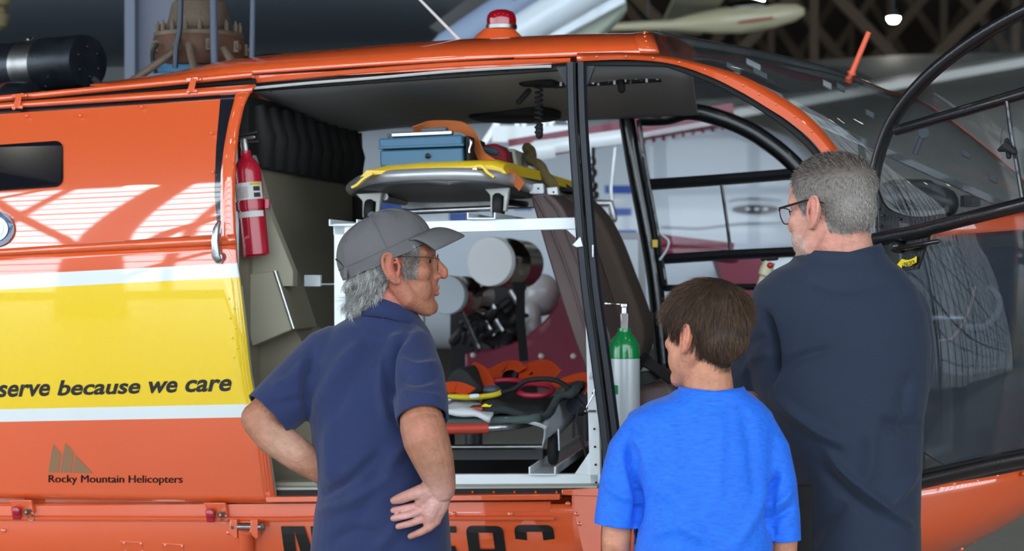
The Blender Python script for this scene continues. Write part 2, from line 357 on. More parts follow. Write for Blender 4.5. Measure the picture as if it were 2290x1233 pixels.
b = MB(); b.add([onair(1690+52*math.cos(a), 468+10*math.sin(a)) for a in np.linspace(0, 2*math.pi, 24, False)], [tuple(range(24))]); b.build('oval_intake', mat('intake_black', (20, 24, 30), .5), aw)
for k in range(3):
    b = MB(); b.add([onair(1672+20*k+5*math.cos(a), 468+3*math.sin(a)) - V(0,.01,0) for a in np.linspace(0, 2*math.pi, 10, False)], [tuple(range(10))]); b.build('intake_slot', M_air, aw)
b = MB(); b.tube([onair(x, y)-V(0,.01,0) for x, y in ((1480, 508), (1560, 512), (1660, 500), (1760, 498))], .006, 6); b.tube([onair(1690+60*math.cos(a), 452+8*math.sin(a)) for a in np.linspace(3.3, 6.1, 10)], .006, 6); b.build('panel_seam', mat('seam_grey', (110, 118, 130), .5), aw)
b = MB(); b.prism([P(1620, 600, d-.4), P(1770, 575, d-.4), P(1800, 650, d-.4), P(1640, 690, d-.4)], V(0,.4,0)); b.build('belly_fairing', M_air, aw)
for x in (700, 1650):
    b = MB(); a = P(x, 560, d+R); b.cap([a, a*V(1,1,0)+V(0,0,.35)], .07); b.lathe([(.1,-.1), (.34,-.1), (.34,.1), (.1,.1)], a*V(1,1,0)+V(0,0,.34), V(0,1,0), 20); b.build('landing_gear', M_st, aw)

# maroon vintage helicopter just beyond the cabin
M_mar = mat('maroon_paint', (116, 26, 54), .45, coat=.2); M_eng = mat('engine_black', (26, 26, 30), .5, var=.3, vscale=40)
M_glo = mat('cloudy_acrylic', (176, 174, 176), .3, coat=.4, var=.08, vscale=10)
d = 8.6; s = d/F
vh = thing('vintage_helicopter', 'maroon vintage helicopter with polished tanks seen through the open cabin', 'helicopter', P(1180, 1400, d)*V(1,1,0))
def canister(x, y, r, L, dd, m):
    a = P(x, y, dd); ax = unit(V(.40, .91, -.03)); R_ = r*dd/F
    MB().lathe([(0, 0), (R_*.97, 0), (R_, .006), (R_, .03)], a, ax, 36).build('tank_end_cap', mat('white_cap', (246, 249, 252), .6) if m else mat('pale_cap', (178, 190, 200), .4), vh)
    MB().lathe([(R_*.99, .02), (R_*.99, L*.55), (R_*1.015, L*.56), (R_*1.015, L*.58), (R_*.99, L*.59), (R_*.99, L), (R_*.7, L+.05), (0, L+.07)], a, ax, 36).build('tank', mat('polished_tank', (168, 160, 150), .16, 1, var=.15, vscale=6), vh)
canister(1095, 585, 56, .32, 8.0, True); canister(1000, 660, 44, .3, 8.25, False)
b = MB(); b.prism([P(x, y, d) for x, y in crom([(1040, 790), (1100, 782), (1160, 762), (1215, 720), (1250, 670), (1262, 612), (1290, 600), (1340, 640), (1360, 760), (1360, 850), (1040, 850)], 5)], V(.05, .5, 0)); b.build('engine_cowl', M_mar, vh, bevel=.008)
for x, y in ((1210, 797), (1282, 797), (1058, 795)):
    b = MB(); b.ball(P(x, y, d-.005), .012, 8); b.build('cowl_rivet', mat('rivet_pale', (200, 190, 185), .4), vh)
b = MB(); b.ball(P(1212, 660, d+.35), (.085, .085, .095), 16); b.build('tank_dome', M_glo, vh)
b = MB(); b.cap([P(1190, 690, d+.3), P(1195, 790, d+.3)], .04); b.build('exhaust_stub', M_glo, vh)
b = MB()
for i in range(46):
    x, y = random.uniform(1030, 1180), random.uniform(690, 800); a = P(x, y, d+random.uniform(.1, .6))
    b.cap([a, a+V(random.uniform(-.05,.05), .02, random.uniform(-.05,.05))], random.uniform(.008, .028), 8)
b.build('engine_fittings', M_eng, vh)['kind'] = 'stuff'
MB().box(P(1105, 760, d+.7), .4, .2, .5).build('engine_block', M_eng, vh)
for k, (x, y, l) in enumerate(((1075, 640, .1), (1108, 715, .05), (1140, 650, .12), (1085, 720, .06))):
    b = MB(); a = P(x, y, d+.2); b.tube([a, a+V(l*.6, 0, -l)], .01, 8); b.build('engine_pipe', M_al, vh)
b = MB(); b.cap([P(1070, 780, d-.3), P(1030, 690, d-.3), P(1090, 640, d-.25), P(1130, 600, d-.25)], .012, 8); b.build('frame_tube', M_fr, vh)
b = MB(); b.ribbon([P(1164, 640, 7.6), P(1164, 720, 7.6), P(1172, 808, 7.6)], .034, .006, V(1,0,0)); b.box(P(1162, 640, 7.6), .05, .02, .03); b.build('tank_strap', M_rub, vh)
# rotor mast, boom and blades of the vintage machine
b = MB()
for k, h in enumerate((0, .05, .09, .15, .2)): b.lathe([(.05-.004*k, 0), (.06-.004*k, .01), (.06-.004*k, .03), (.04, .04)], P(1312, 470, 9.2)+V(0, 0, h), UP, 18)
b.tube([P(1312, 900, 9.2), P(1312, 470, 9.2), P(1314, 330, 9.2)], .035, 14); b.build('rotor_mast', M_st, vh)
b = MB(); b.cap([P(1320, 455, 9.1), P(1365, 455, 9.1), P(1372, 490, 9.1)], .018); b.tube([P(1376, 330, 9.1), P(1366, 420, 9.1), P(1372, 520, 9.1)], .008, 8); b.build('control_arm', M_al, vh)
for pts, r, m in (([(1140, 345), (1250, 325), (1400, 305)], .022, M_wenam), ([(1195, 338), (1240, 332)], .03, M_wenam)):
    b = MB(); b.tube([P(x, y, 9.3) for x, y in pts], [(r, r*1.6)]*len(pts), 10); b.build('rotor_blade', m, vh)
b = MB(); b.bar(P(1140, 338, 10), P(1640, 256, 10), .11, .08, V(0,1,0)); b.build('tail_boom', M_mar, vh)
b = MB(); b.bar(P(1430, 304, 9.9), P(1640, 266, 9.9), .025, .02, V(0,1,0)); b.build('boom_stripe', mat('boom_grey', (176, 172, 176), .5), vh)
for k in range(9):
    b = MB(); a = P(1440+22*k, 313-4*k, 9.95); b.cap([a, a-V(0,0,.012)], .01, 8); b.build('boom_bolt', M_mar, vh)
for k in range(6):
    b = MB(); a = P(1120+30*k, 262+3*(k % 2), 11); b.bar(a, a+V(.09*(1 if k % 2 else -1), 0, -.14), .03, .03, V(0,1,0)); b.build('lattice_strut', M_al, vh)
b = MB(); b.bar(P(1100, 300, 11), P(1300, 300, 11), .09, .05, V(0,1,0)); b.build('lattice_chord', M_wenam, vh)
b = MB(); b.cap([P(1480, 560, 9), P(1560, 566, 9), P(1640, 574, 9)], .03); b.bar(P(1470, 536, 9.1), P(1640, 556, 9.1), .05, .03, V(0,1,0)); b.build('skid_tube', M_mar, vh)
b = MB(); b.prism([P(1600, 575, 9), P(1700, 575, 9), P(1740, 680, 9), P(1640, 700, 9)], V(0,.2,0)); b.build('tail_bumper', M_mar, vh)
for sx in (1060, 1300):
    b = MB(); a = P(sx, 850, d+.25); b.tube([a, a*V(1,1,0)+V(0,0,.08)], .04, 10); b.tube([a*V(1,1,0)+V(0,-.5,.06), a*V(1,1,0)+V(0,.6,.06)], .05, 10); b.build('landing_skid', M_eng, vh)
b = MB(); b.prism([P(1368, 520, 8.3), P(1442, 520, 8.3), P(1448, 800, 8.3), P(1432, 800, 8.3), P(1428, 536, 8.3), P(1368, 536, 8.3)], V(0,.04,0)); b.build('door_surround', mat('silver_surround', (160, 165, 170), .4), vh)
# ------------------------------------------------------------------ the orange helicopter
M_bei = mat('beige_panel', (150, 146, 128), .6, var=.06, vscale=5); M_bei_shade = mat('shaded_beige_panel', (118, 112, 94), .7, var=.06, vscale=5)  # second beige is a darker copy, shade put into its colour
M_quilt = mat('black_quilting', (16, 15, 14), .7, bump=.15, bscale=40); M_head = mat('grey_headliner', (164, 168, 174), .8, bump=.12, bscale=6)
M_navy = mat('navy_black_profile', (30, 34, 44), .45, bump=.05, bscale=40)
M_brn = mat('weathered_magnesium', (92, 79, 66), .6, .2, var=.3, vscale=14, bump=.3, bscale=40); M_rust = mat('rusty_casting', (76, 50, 34), .7, var=.3, vscale=20, bump=.3, bscale=50)
M_sky = mat('light_blue_paint', (86, 138, 172), .5, var=.1); M_hose = mat('blue_black_hose', (28, 40, 56), .4)
G_bub = glass('bubble_acrylic', (.80, .82, .83), 1.45, 0, .65, .012, (.5, .52, .55)); G_low = glass('smoked_acrylic', (.42, .46, .50), 1.35, 0, .8, .02, (.4, .45, .52))
G_door = glass('door_acrylic', (.92, .93, .94), 1.4, 0, .6, .02)
ROOT = H(1145, 900, CW/2)*V(1,1,0)
heli = thing('helicopter', 'orange rescue helicopter with yellow and white stripes and an open cabin', 'helicopter', ROOT)
def hp(mb, name, mats, parent=None, **k): return mb.build(name, mats, parent or heli, **k)

# --- sliding door
def wprof(y):
    d = y-605
    tot = 0
    for k in range(12):
        e = d*(k+.5)/12; a = (.49*(-e)/385 if e < 0 else -.24*e/500); tot += -math.tan(a)*(d/12)/790
    return tot
def wd(px, py): return -.085+abs(wprof(py+.05*(px-300)*min(max((1020-py)/800, 0), 1)))
def Dn(px, py, off=0): return H(px, py, wd(px, py)-off)
XR = [(190, 572), (215, 556), (240, 545), (290, 534), (360, 527), (450, 525), (520, 527), (590, 531), (625, 537), (720, 548), (840, 561), (903, 573), (932, 585), (1000, 600), (1125, 618)]
def dgrid(rows, cols, off, x0=-380, xr=None, mi=0, sub=4):
    """door rows [(y at x=0, y at right edge, subdivisions)]"""
    R = []; ms = []
    for k in range(len(rows)-1):
        (a, b), (c, d_) = rows[k], rows[k+1]; n = max(1, int(abs(c-a)/14))
        for i in range(n): R.append((a+(c-a)*i/n, b+(d_-b)*i/n)); ms.append(k)
    R.append(rows[-1]); out = []
    for yl, yr in R:
        xe = ip(yr, xr or XR); row = []
        for j in range(cols+1):
            x = x0+(xe-x0)*j/cols; y = yl+(yr-yl)*x/xe; row.append(Dn(x, y, off))
        out.append(row)
    return out, ms
rows, ms = dgrid([(572, 546), (616, 589), (648, 620), (915, 903), (943, 932), (1113, 1125)], 24, 0)
b = MB(); pal = {0: 0, 1: 1, 2: 2, 3: 1, 4: 0}; b.grid(rows, lambda i, j: pal[ms[i]])
door = hp(b, 'sliding_door', [M_or, M_wh, M_ye], solid=.012, label='orange sliding door with white and yellow stripes')
XI = [(200, 531), (240, 521), (270, 513), (330, 502), (390, 495), (470, 494), (523, 496)]        # inner edge of the frame
XM = [(200, 494), (217, 493), (330, 483), (390, 481), (430, 479), (520, 487), (530, 488)]        # edge of the black margin
rw, _ = dgrid([(242, 206), (255, 222), (557, 524)], 24, -.008, xr=XM); b = MB(); b.grid(rw, lambda i, j: 1 if i == 0 else 0)
pane = hp(b, 'door_pane', [mat('orange_backed_glass', (226, 94, 46), .3, coat=1, coat_ior=2.3, bump=.012, bscale=5), M_bk], door, label='glossy orange painted window pane')
b = MB(); col = []
for k in range(17):
    y = 206+(524-206)*k/16; xa, xb = ip(y, XM), ip(y, XI); col.append([Dn(xa+(xb-xa)*t/3, y, -.008) for t in range(4)])
b.grid(col); hp(b, 'pane_margin', mat('blue_black_glass', (22, 26, 36), .2, coat=1, coat_ior=1.9), door)
b = MB(); r1, _ = dgrid([(232, 190), (242, 207)], 24, .006); b.grid(r1); hp(b, 'frame_top', M_or, door, solid=.01)
b = MB(); r2, _ = dgrid([(557, 524), (572, 546)], 24, .006); b.grid(r2); hp(b, 'frame_bottom', M_or, door, solid=.01)
col = []; b = MB()
for k in range(25):
    y = 207+(540-207)*k/24; xa, xb = ip(y, XI), ip(y, XR); col.append([Dn(xa+(xb-xa)*t/3, y, .006 if t < 3 else .0) for t in range(4)])
b.grid(col); hp(b, 'frame_side', M_or, door, solid=.01)
def rr(x0, y0, x1, y1, r, sk=0):
    o = []
    for cx, cy, a0 in ((x1-r, y0+r, -90), (x1-r, y1-r, 0), (x0+r, y1-r, 90), (x0+r, y0+r, 180)):
        for k in range(5): a = math.radians(a0+k*22.5); xx = cx+r*math.cos(a); o.append((xx, cy+r*math.sin(a)-sk*(xx-x0)))
    return o
b = MB(); b.add([Dn(x, y, -.004) for x, y in rr(-160, 335, 141, 438, 18, .07)], [tuple(range(20))])
hp(b, 'door_window', mat('window_black_glass', (12, 14, 24), .1, coat=1, coat_ior=2.0), door, smooth=0)
for r, m, o in ((46, mat('blue_glass', (40, 60, 100), .1, coat=1), 0), (32, M_wenam, .004), (22, M_al, .006)):
    b = MB(); b.add([Dn(-14+r*math.cos(a), 512+r*.9*math.sin(a), o) for a in np.linspace(0, 2*math.pi, 24, False)], [tuple(range(24))]); hp(b, 'round_vent_ring', m, door, smooth=0)
# rivets
def rivets(name, pts, parent, m, r=.0045, fn=Dn):
    b = MB()
    for x, y in pts:
        c = fn(x, y, .006); b.lathe([(r, -.004), (r, 0), (r*.6, .0022), (0, .003)], c, -HN, 8)
    o = hp(b, name, m, parent); o['kind'] = 'stuff'; return o
pts = [(x, 564-(x)*.052) for x in range(8, 480, 34)]
pts += [(x, 238-x*.065) for x in range(10, 530, 32)]
for y in (235, 268, 300, 335, 385, 420, 455, 490, 520): pts.append(((ip(y, XI)+ip(y, XR))/2, y))
pts += [(60, 250+8), (180, 258), (317, 238), (473, 297), (477, 384)]
rivets('door_rivets', pts, door, M_or)
rivets('stripe_rivets', [(512+i*2+10*(i % 2), 668+i*22) for i in range(7)], door, M_ye, .004)
# handle
b = MB(); b.cap([Dn(x, y, o) for x, y, o in ((490, 497, .03), (484, 512, .035), (481, 540, .035), (484, 572, .03), (488, 580, .028))], [.006, .010, .012, .014, .013], 12); b.lathe([(.014, 0), (.012, .02), (.009, .034)], Dn(498, 575, 0), -HN, 14); hp(b, 'door_handle', M_al, door, label='chrome lever handle')
# lettering on the door
for wd_, x0, x1, hh in (('serve', -6, 112, 28), ('because', 128, 314, 35), ('we', 332, 397, 27), ('care', 414, 518, 28)):
    bl = lambda x: 889.5-14*(x+6)/524
    b = MB(); lettering(b, wd_, [(x0, bl(x0)), (x1, bl(x1)), (x1, bl(x1)-hh), (x0, bl(x0)-hh)], lambda x, y: Dn(x, y, .0075), shear=.22, offset=.027, spacing=1.0); hp(b, 'slogan_word', M_bk, door, smooth=0, label='black italic word %s' % wd_)
b = MB()
for sx in (0, .6, 1.2): lettering(b, 'Rocky Mountain Helicopters', [(108.5+sx, 1085), (407.5+sx, 1086), (407.5+sx, 1064), (108.5+sx, 1063)], lambda x, y: Dn(x, y, .0075)); hp(b, 'company_lettering', M_bk, door, smooth=0, label='black company name')
M_tan = mat('tan_print', (142, 106, 76), .5)
for pg in (((119, 994), (137, 1015), (131, 1058), (108, 1057)), ((146, 991), (165, 1012), (159, 1058), (134, 1058)), ((168, 1018), (208, 1059), (162, 1058))):
    b = MB(); b.add([Dn(x, y, .0075) for x, y in pg], [tuple(range(len(pg)))]); hp(b, 'mountain_logo', M_tan, door, smooth=0)
# door edge grey seal
b = MB(); b.tube([Dn(ip(y, XR)+1, y, -.004) for y in range(640, 1126, 20)], .004, 6); hp(b, 'edge_seal', mat('grey_seal', (120, 122, 110), .6), door)
# hangers at the top rail
for x, y in ((430, 190), (40, 226)):
    b = MB(); b.bar(Dn(x+4, y-14, .03), Dn(x-4, y+16, .02), .018, .008, -HN); b.bar(Dn(x-12, y-10, .022), Dn(x+14, y-13, .022), .012, .012, -HN)
    for dx, dy in ((-12, -8), (18, -12), (-8, 16), (8, 14)): b.lathe([(.006, 0), (.006, .006), (0, .009)], Dn(x+dx, y+dy, .016), -HN, 8)
    hp(b, 'rail_hanger', M_or, door, bevel=.001)
for x, y in ((45, 1140), (478, 1146)):                                # lower roller brackets with red tags
    br = MB(); br.prism([Dn(px, py, .012) for px, py in ((x-20, y-22), (x+28, y-22), (x+34, y+6), (x+26, y+18), (x-4, y+18))], -HN*.012); k = hp(br, 'roller_bracket', M_or, door, bevel=.002)
    b = MB(); b.prism([Dn(px, py, .026) for px, py in ((x-18, y-6), (x+2, y-8), (x+4, y+22), (x-14, y+22))], -HN*.01); b.lathe([(.014, 0), (.013, .012), (0, .016)], Dn(x-6, y+2, .034), -HN, 16); hp(b, 'red_lock_tag', M_red, k, bevel=.003)
    b = MB(); b.lathe([(.009, 0), (.009, .02), (.004, .026)], Dn(x+20, y+4, .024), -HN, 10); b.tube([Dn(x+24+8*math.cos(a), y+16+9*math.sin(a), .034) for a in np.linspace(0, 5.6, 14)], .0016, 6); hp(b, 'lock_pin', M_st, k)

# --- rail and roof
RE = [(-400, 262), (0, 226), (200, 206), (430, 182), (560, 166), (800, 150), (1040, 136), (1270, 127), (1480, 120)]
b = MB(); b.tube(hpl([(-400, 255), (0, 221), (200, 202), (430, 180), (565, 167)], .06), .010, 10); hp(b, 'door_rail', M_or)
b = MB(); b.tube(hpl([(-400, 268), (0, 233), (200, 213), (430, 190), (572, 182)], .085), .009, 8); hp(b, 'rail_gap_line', M_rub)  # black tube standing in for the dark gap below the rail
RD = [(250, 205), (330, 192), (420, 178), (455, 170), (540, 147), (700, 129), (900, 111), (1060, 99), (1300, 88), (1475, 86)]
rows = []
xs = list(range(250, 1480, 35))+[1475]
for x in xs:
    A = H(x, ip(x, [(a, c) for a, c in RE]), .13); Bp = H(x, ip(x, RD), .60); d = Bp-A; dn = HN*(d@HN); du = d-dn
    half = [A+dn*(1-math.cos(t*math.pi/2))+du*math.sin(t*math.pi/2) for t in np.linspace(0, 1, 12)]
    rows.append(half+[mirror(p) for p in half[::-1]])
b = MB(); b.grid(rows); roof = hp(b, 'roof_shell', M_or, label='orange cabin roof', solid=.006)
b = MB(); b.prism([H(-400, 268, .12), H(340, 208, .12), H(340, 208, .12)+HN*1.2, H(-400, 268, .12)+HN*1.2], V(0,0,-.02)); hp(b, 'engine_deck', mat('deck_dark', (40, 42, 42), .7))
b = MB(); b.bar(H(565, 176, .115), H(1276, 136, .115), .014, .03, HN); b.tube(hpl([(560, 182), (800, 160), (1040, 143), (1276, 135)], .10), .0075, 8); hp(b, 'roof_gutter', M_or, roof)
b = MB(); b.tube(hpl([(450, 192), (600, 172), (800, 154), (1000, 140), (1150, 131)], .108), .0035, 6); hp(b, 'roof_slot', M_bk, roof)
b = MB(); b.prism(hpoly([(1420, 88), (1472, 86), (1466, 124), (1410, 126)], .10), HN*.01)
def roofp(x, t):
    A = H(x, ip(x, RE), .13); Bp = H(x, ip(x, RD), .60); d = Bp-A; dn = HN*(d@HN); du = d-dn; return A+dn*(1-math.cos(t*math.pi/2))+du*math.sin(t*math.pi/2)
b = MB(); b.grid([[roofp(x, t)+V(0,-.004,.003) for t in np.linspace(0, 1, 10)] for x in (1432, 1475)]); hp(b, 'roof_joint_strip', M_or, roof, solid=.004)
b = MB()
for x in range(570, 1420, 36): b.ball(roofp(x, .86)+V(0,0,.003), .005, 5)
for t in np.linspace(.1, .9, 7): b.ball(roofp(1454, t)+V(0,-.006,.004), .004, 5)
o = hp(b, 'roof_rivets', M_or, roof); o['kind'] = 'stuff'
# black frame under the roof edge
b = MB(); b.bar(H(560, 196, .135), H(1272, 148, .135), .022, .03, HN); b.tube(hpl([(1300, 140), (1470, 142), (1512, 150), (1586, 177), (1655, 212), (1707, 243), (1770, 288), (1828, 346), (1880, 430), (1915, 520)], .10), [(.006, .010)]*55, 8); hp(b, 'upper_door_frame', M_rub)
# orange windscreen arch
NU = [(1290, 120), (1400, 119), (1500, 128), (1603, 152), (1672, 176), (1741, 214), (1810, 262), (1872, 333), (1930, 420), (1965, 505), (1990, 640)]
NL = [(1290, 136), (1400, 132), (1500, 141), (1586, 169), (1655, 203), (1707, 234), (1776, 279), (1834, 334), (1888, 425), (1925, 510), (1950, 640)]
cu, cl = crom(NU, 5), crom(NL, 5)
b = MB(); rows = [[H(*c, .085) for c in cu], [H(*((np.array(u)*.5+np.array(l)*.5)), .07) for u, l in zip(cu, cl)], [H(*c, .075) for c in cl], [H(*c, .105) for c in cl]]
b.grid(rows); arch = hp(b, 'windscreen_arch', M_or, solid=.004, label='orange curved frame of the windscreen')
b = MB()
for k in range(2, 50, 3):
    c = np.array(cu[k])*.45+np.array(cl[k])*.55; b.ball(H(*c, .07), .0045, 5)
o = hp(b, 'arch_rivets', M_or, arch); o['kind'] = 'stuff'

# --- bubble
BN = [(1475, 122), (1603, 152), (1672, 176), (1741, 214), (1810, 262), (1872, 333), (1930, 420), (1965, 505), (1975, 538), (2000, 640), (2025, 800), (2040, 960), (2045, 1090)]
BC = [(1475, 86), (1655, 114), (1810, 148), (1897, 172), (1983, 207), (2086, 245), (2272, 390), (2350, 475), (2368, 512), (2415, 620), (2450, 780), (2430, 930), (2400, 1000)]
n1 = [H(x, y, .085) for x, y in crom(BN, 4)]; c1 = [H(x, y, CW/2) for x, y in crom(BC, 4)]
def ell(A, B, t): d = B-A; dn = HN*(d@HN); return A+dn*(1-math.cos(t*math.pi/2))+(d-dn)*math.sin(t*math.pi/2)
BR = []
for A, C in zip(n1, c1):
    h = [ell(A, C, t) for t in np.linspace(0, 1, 13)]; BR.append(h+[mirror(p) for p in h[-2::-1]])
b = MB(); b.grid(BR[:29]); bub = hp(b, 'windscreen_bubble', G_bub, label='clear curved acrylic windscreen')
b = MB(); b.grid(BR[28:33]); hp(b, 'windscreen_belt', M_or, solid=.006)
b = MB(); b.grid(BR[32:]); hp(b, 'lower_nose_glazing', G_low)
b = MB(); b.tube([p+V(0,0,.004) for p in c1[12:26]], .0035, 6); hp(b, 'windscreen_centre_line', mat('line_red', (225, 60, 30), .4), bub)  # thin red line along the centre curve of the bubble
TP = BR[-1][:13]
top = [H(x, y, w) for x, y, w in ((1335, 1100, .0), (1500, 1099, .0), (1700, 1098, .01), (1900, 1096, .03))]+TP
kx = crom([(1335, 1440, .40), (1700, 1390, .42), (1950, 1320, .45), (2130, 1237, .52), (2250, 1165, .6), (2340, 1090, .68), (2402, 1004, CW/2)], 6)
kx = [kx[int(round(i*(len(kx)-1)/(len(top)-1)))] for i in range(len(top))]; bot = [H(*k) for k in kx]
rows = []
for s in np.linspace(0, 1, 14):
    rows.append([a+(c-a)*s+(-HN*.10-UP*.035)*math.sin(math.pi*s)*min(1, (len(top)-1-i)/5) for i, (a, c) in enumerate(zip(top, bot))])
b = MB(); b.grid(rows); b.grid([[mirror(p) for p in r] for r in rows]); b.grid([rows[-1], [mirror(p) for p in rows[-1]]]); nose = hp(b, 'nose_shell', M_or, solid=.006, label='orange lower nose')
b = MB()
for x, y in ((2160, 1208), (2178, 1210), (2150, 1228), (2250, 1150), (2290, 1060)): b.ball(H(x, y, .36 if y > 1100 else .2), .008, 6)
o = hp(b, 'nose_rivets', M_or, nose); o['kind'] = 'stuff'

# --- lower fuselage, sill and lower door track
def wl(py): return .0+ (max(py-1160, 0)/290)**2*.28
def Ln(px, py, off=0): return H(px, py, wl(py)-off)
xs = np.linspace(-400, 1345, 30); ys = np.linspace(1128, 1440, 16)
rows = [[Ln(x, y) for x in xs] for y in ys]
b = MB(); b.grid(rows); b.grid([[mirror(p) for p in r] for r in rows]); b.grid([rows[-1], [mirror(p) for p in rows[-1]]]); low = hp(b, 'lower_fuselage', M_or, solid=.006, label='orange lower fuselage')
b = MB(); b.prism(hpoly([(-400, 1040), (590, 1040), (604, 1135), (-400, 1135)], .03), HN*.01); hp(b, 'rear_side_skin', M_or, low)
b = MB(); b.tube([H(x, 1160+.004*x*(x < 640), -.012) for x in np.linspace(-400, 1238, 20)], .0065, 8); b.bar(H(-400, 1146, .0), H(1232, 1133, .0), .028, .012, HN); hp(b, 'lower_track', M_or, low)
b = MB(); b.bar(H(600, 1116, -.012), H(1254, 1110, -.012), .016, .05, HN); hp(b, 'sill_ledge', M_or, low, bevel=.002)
b = MB(); b.bar(H(600, 1102, .02), H(1340, 1097, .02), .016, .03, HN); hp(b, 'sill_rubber', M_rub, low)
b = MB(); b.bar(H(600, 1092, .06), H(1340, 1088, .06), .012, .1, HN); hp(b, 'sill_strip', mat('pale_sill', (170, 168, 156), .5), low)
b = MB(); b.prism(hpoly([(1256, 1096), (1350, 1092), (1350, 1112), (1256, 1108)], -.012), HN*.03); hp(b, 'sill_end_cap', M_or, low, bevel=.002)
b = MB(); b.prism(hpoly([(1278, 1106), (1345, 1104), (1345, 1300), (1318, 1300), (1278, 1130)], -.008), HN*.01); hp(b, 'side_fairing', M_or, low, bevel=.003)
b = MB()
for x, y in ((8, 1160), (8, 1187), (512, 1192), (1015, 1150), (1141, 1150), (1270, 1127), (1290, 1150), (1296, 1172)): b.lathe([(.007, -.003), (.007, .002), (.003, .005), (0, .006)], Ln(x, y, .008), -HN, 10)
for x0, y0 in ((272, 1212), (364, 1217)):
    for dx, dy in ((5, 3), (43, 5), (9, 22), (47, 22)): b.lathe([(.004, -.002), (.004, .001), (0, .003)], Ln(x0+dx, y0+dy, .008), -HN, 8)
for x in range(1010, 1250, 47): b.ball(H(x, 1101, .002), .0035, 4)
o = hp(b, 'fuselage_rivets', M_or, low); o['kind'] = 'stuff'
for x0, y0 in ((268, 1210), (360, 1215)):
    b = MB(); b.prism([Ln(x, y, .006) for x, y in ((x0, y0), (x0+50, y0+3), (x0+58, y0+60), (x0+8, y0+57))], HN*.004); hp(b, 'access_plate', M_or, low, bevel=.002)
# registration letters: strokes on the curved flank
def stroke(name, loops):
    for out, hole in loops:
        b = MB()
        if hole:
            n = len(out); rows_ = [[Ln(*(np.array(o)*(1-t)+np.array(h)*t), .0085) for o, h in zip(out+out[:1], hole+hole[:1])] for t in (0, .5, 1)]; b.grid(rows_)
        else: 
            rows_ = [[Ln(*(np.array(out[0])*(1-t)*(1-s)+np.array(out[1])*t*(1-s)+np.array(out[2])*t*s+np.array(out[3])*(1-t)*s), .0085) for t in np.linspace(0, 1, 5)] for s in np.linspace(0, 1, 9)]; b.grid(rows_)
        hp(b, name, M_bk, low, smooth=0)
def lean(pts, k=.13): return [(x+(y-1178)*k, y) for x, y in pts]
def rrp(x0, y0, x1, y1, r): return rr(x0, y0, x1, y1, r)
stroke('registration_letter', [(lean([(628, 1178), (655, 1178), (655, 1318), (628, 1318)]), None), (lean([(655, 1178), (680, 1178), (720, 1318), (690, 1318)], .05), None), (lean([(694, 1178), (720, 1178), (720, 1318), (694, 1318)]), None)])
stroke('registration_digit', [(lean([(950, 1178), (1019, 1178), (1019, 1192), (950, 1192)]), None), (lean([(950, 1192), (974, 1192), (974, 1230), (950, 1230)]), None), (lean([(985, 1222), (1012, 1222), (1026, 1300), (1000, 1300)]), None)])
stroke('registration_digit', [(lean(rrp(1041, 1177, 1124, 1252, 14)), lean(rrp(1067, 1192, 1100, 1229, 1.5))), (lean([(1100, 1240), (1124, 1240), (1124, 1320), (1100, 1320)]), None)])
stroke('registration_digit', [(lean(rrp(1149, 1175, 1237, 1320, 14)), lean(rrp(1175, 1190, 1211, 1304, 1.5)))])
# landing leg bracket
b = MB()
for x in (528, 574): b.prism([Ln(px, py, .01) for px, py in ((x-6, 1160), (x+8, 1160), (x+10, 1200), (x+4, 1204), (x-10, 1190))], -HN*.03)
b.prism([Ln(px, py, .006) for px, py in ((525, 1158), (584, 1158), (584, 1170), (525, 1170))], -HN*.01); leg = hp(b, 'leg_bracket', M_or, None, bevel=.002)
b = MB(); b.tube([Ln(520, 1179, .03), Ln(592, 1179, .03)], .009, 10); b.lathe([(.012, -.004), (.012, .004)], Ln(522, 1179, .03), HU, 6); b.lathe([(.012, -.004), (.012, .004)], Ln(588, 1179, .03), HU, 6); hp(b, 'leg_bolt', M_st, leg)
def wheel(mb, c, r=.17, w=.06, ax=None): mb.lathe([(r*.3,-w), (r*.8,-w), (r*.97,-w*.6), (r,0), (r*.97,w*.6), (r*.8,w), (r*.3,w)], c, V(0,1,0) if ax is None else ax, 24)
for side in (0, 1):
    a, c = Ln(549, 1188, .035), Ln(560, 1420, .10); g = np.array([c[0], c[1], .17]); pts = [a, c, g]
    if side: pts = [mirror(p) for p in pts]
    b = MB(); b.tube(pts, [.021, .024, .024], 14); hp(b, 'landing_leg', M_or)
    b = MB(); wheel(b, pts[-1]); hp(b, 'main_wheel', M_rub)
a = H(1980, 1330, CW/2); b = MB(); b.tube([a+V(0,0,.1), a*V(1,1,0)+V(0,0,.15)], .025, 12); wheel(b, a*V(1,1,0)+V(0,0,.15), .15); hp(b, 'nose_gear', M_rub)

# --- near pillar and frames
PIL = [(1288, 140), (1289, 200), (1293, 300), (1306, 480), (1320, 640), (1342, 800), (1366, 990), (1376, 1095)]
b = MB(); pp = crom(PIL, 4)
for off, w_, dx in ((.0, .026, -11), (.015, .026, 12)):
    rows = []
    for x, y in pp:
        c = H(x+dx, y, .02+off); rows.append([c+HU*w_/2*i+HN*.018*j for i, j in ((-1,-.4),(-.6,-1),(.6,-1),(1,-.4),(1,1),(-1,1))])
    b.grid(rows, 0, True, True)
b.prism(hpoly([(1244, 150), (1330, 147), (1314, 190), (1264, 190)], .05), HN*.02); pil = hp(b, 'door_pillar', M_navy, label='blue-black centre door pillar')
b = MB(); b.tube([H(x-3, y, .0) for x, y in pp], .003, 6); hp(b, 'pillar_seal', M_rub, pil)
b = MB(); b.prism(hpoly([(1298, 530), (1281, 548), (1290, 553), (1304, 551)], .0), -HN*.006); hp(b, 'pillar_latch', M_al, pil); b = MB(); b.bar(H(1326, 548, 0), H(1326, 575, 0), .004, .006, HN); hp(b, 'pillar_strike', M_al, pil)
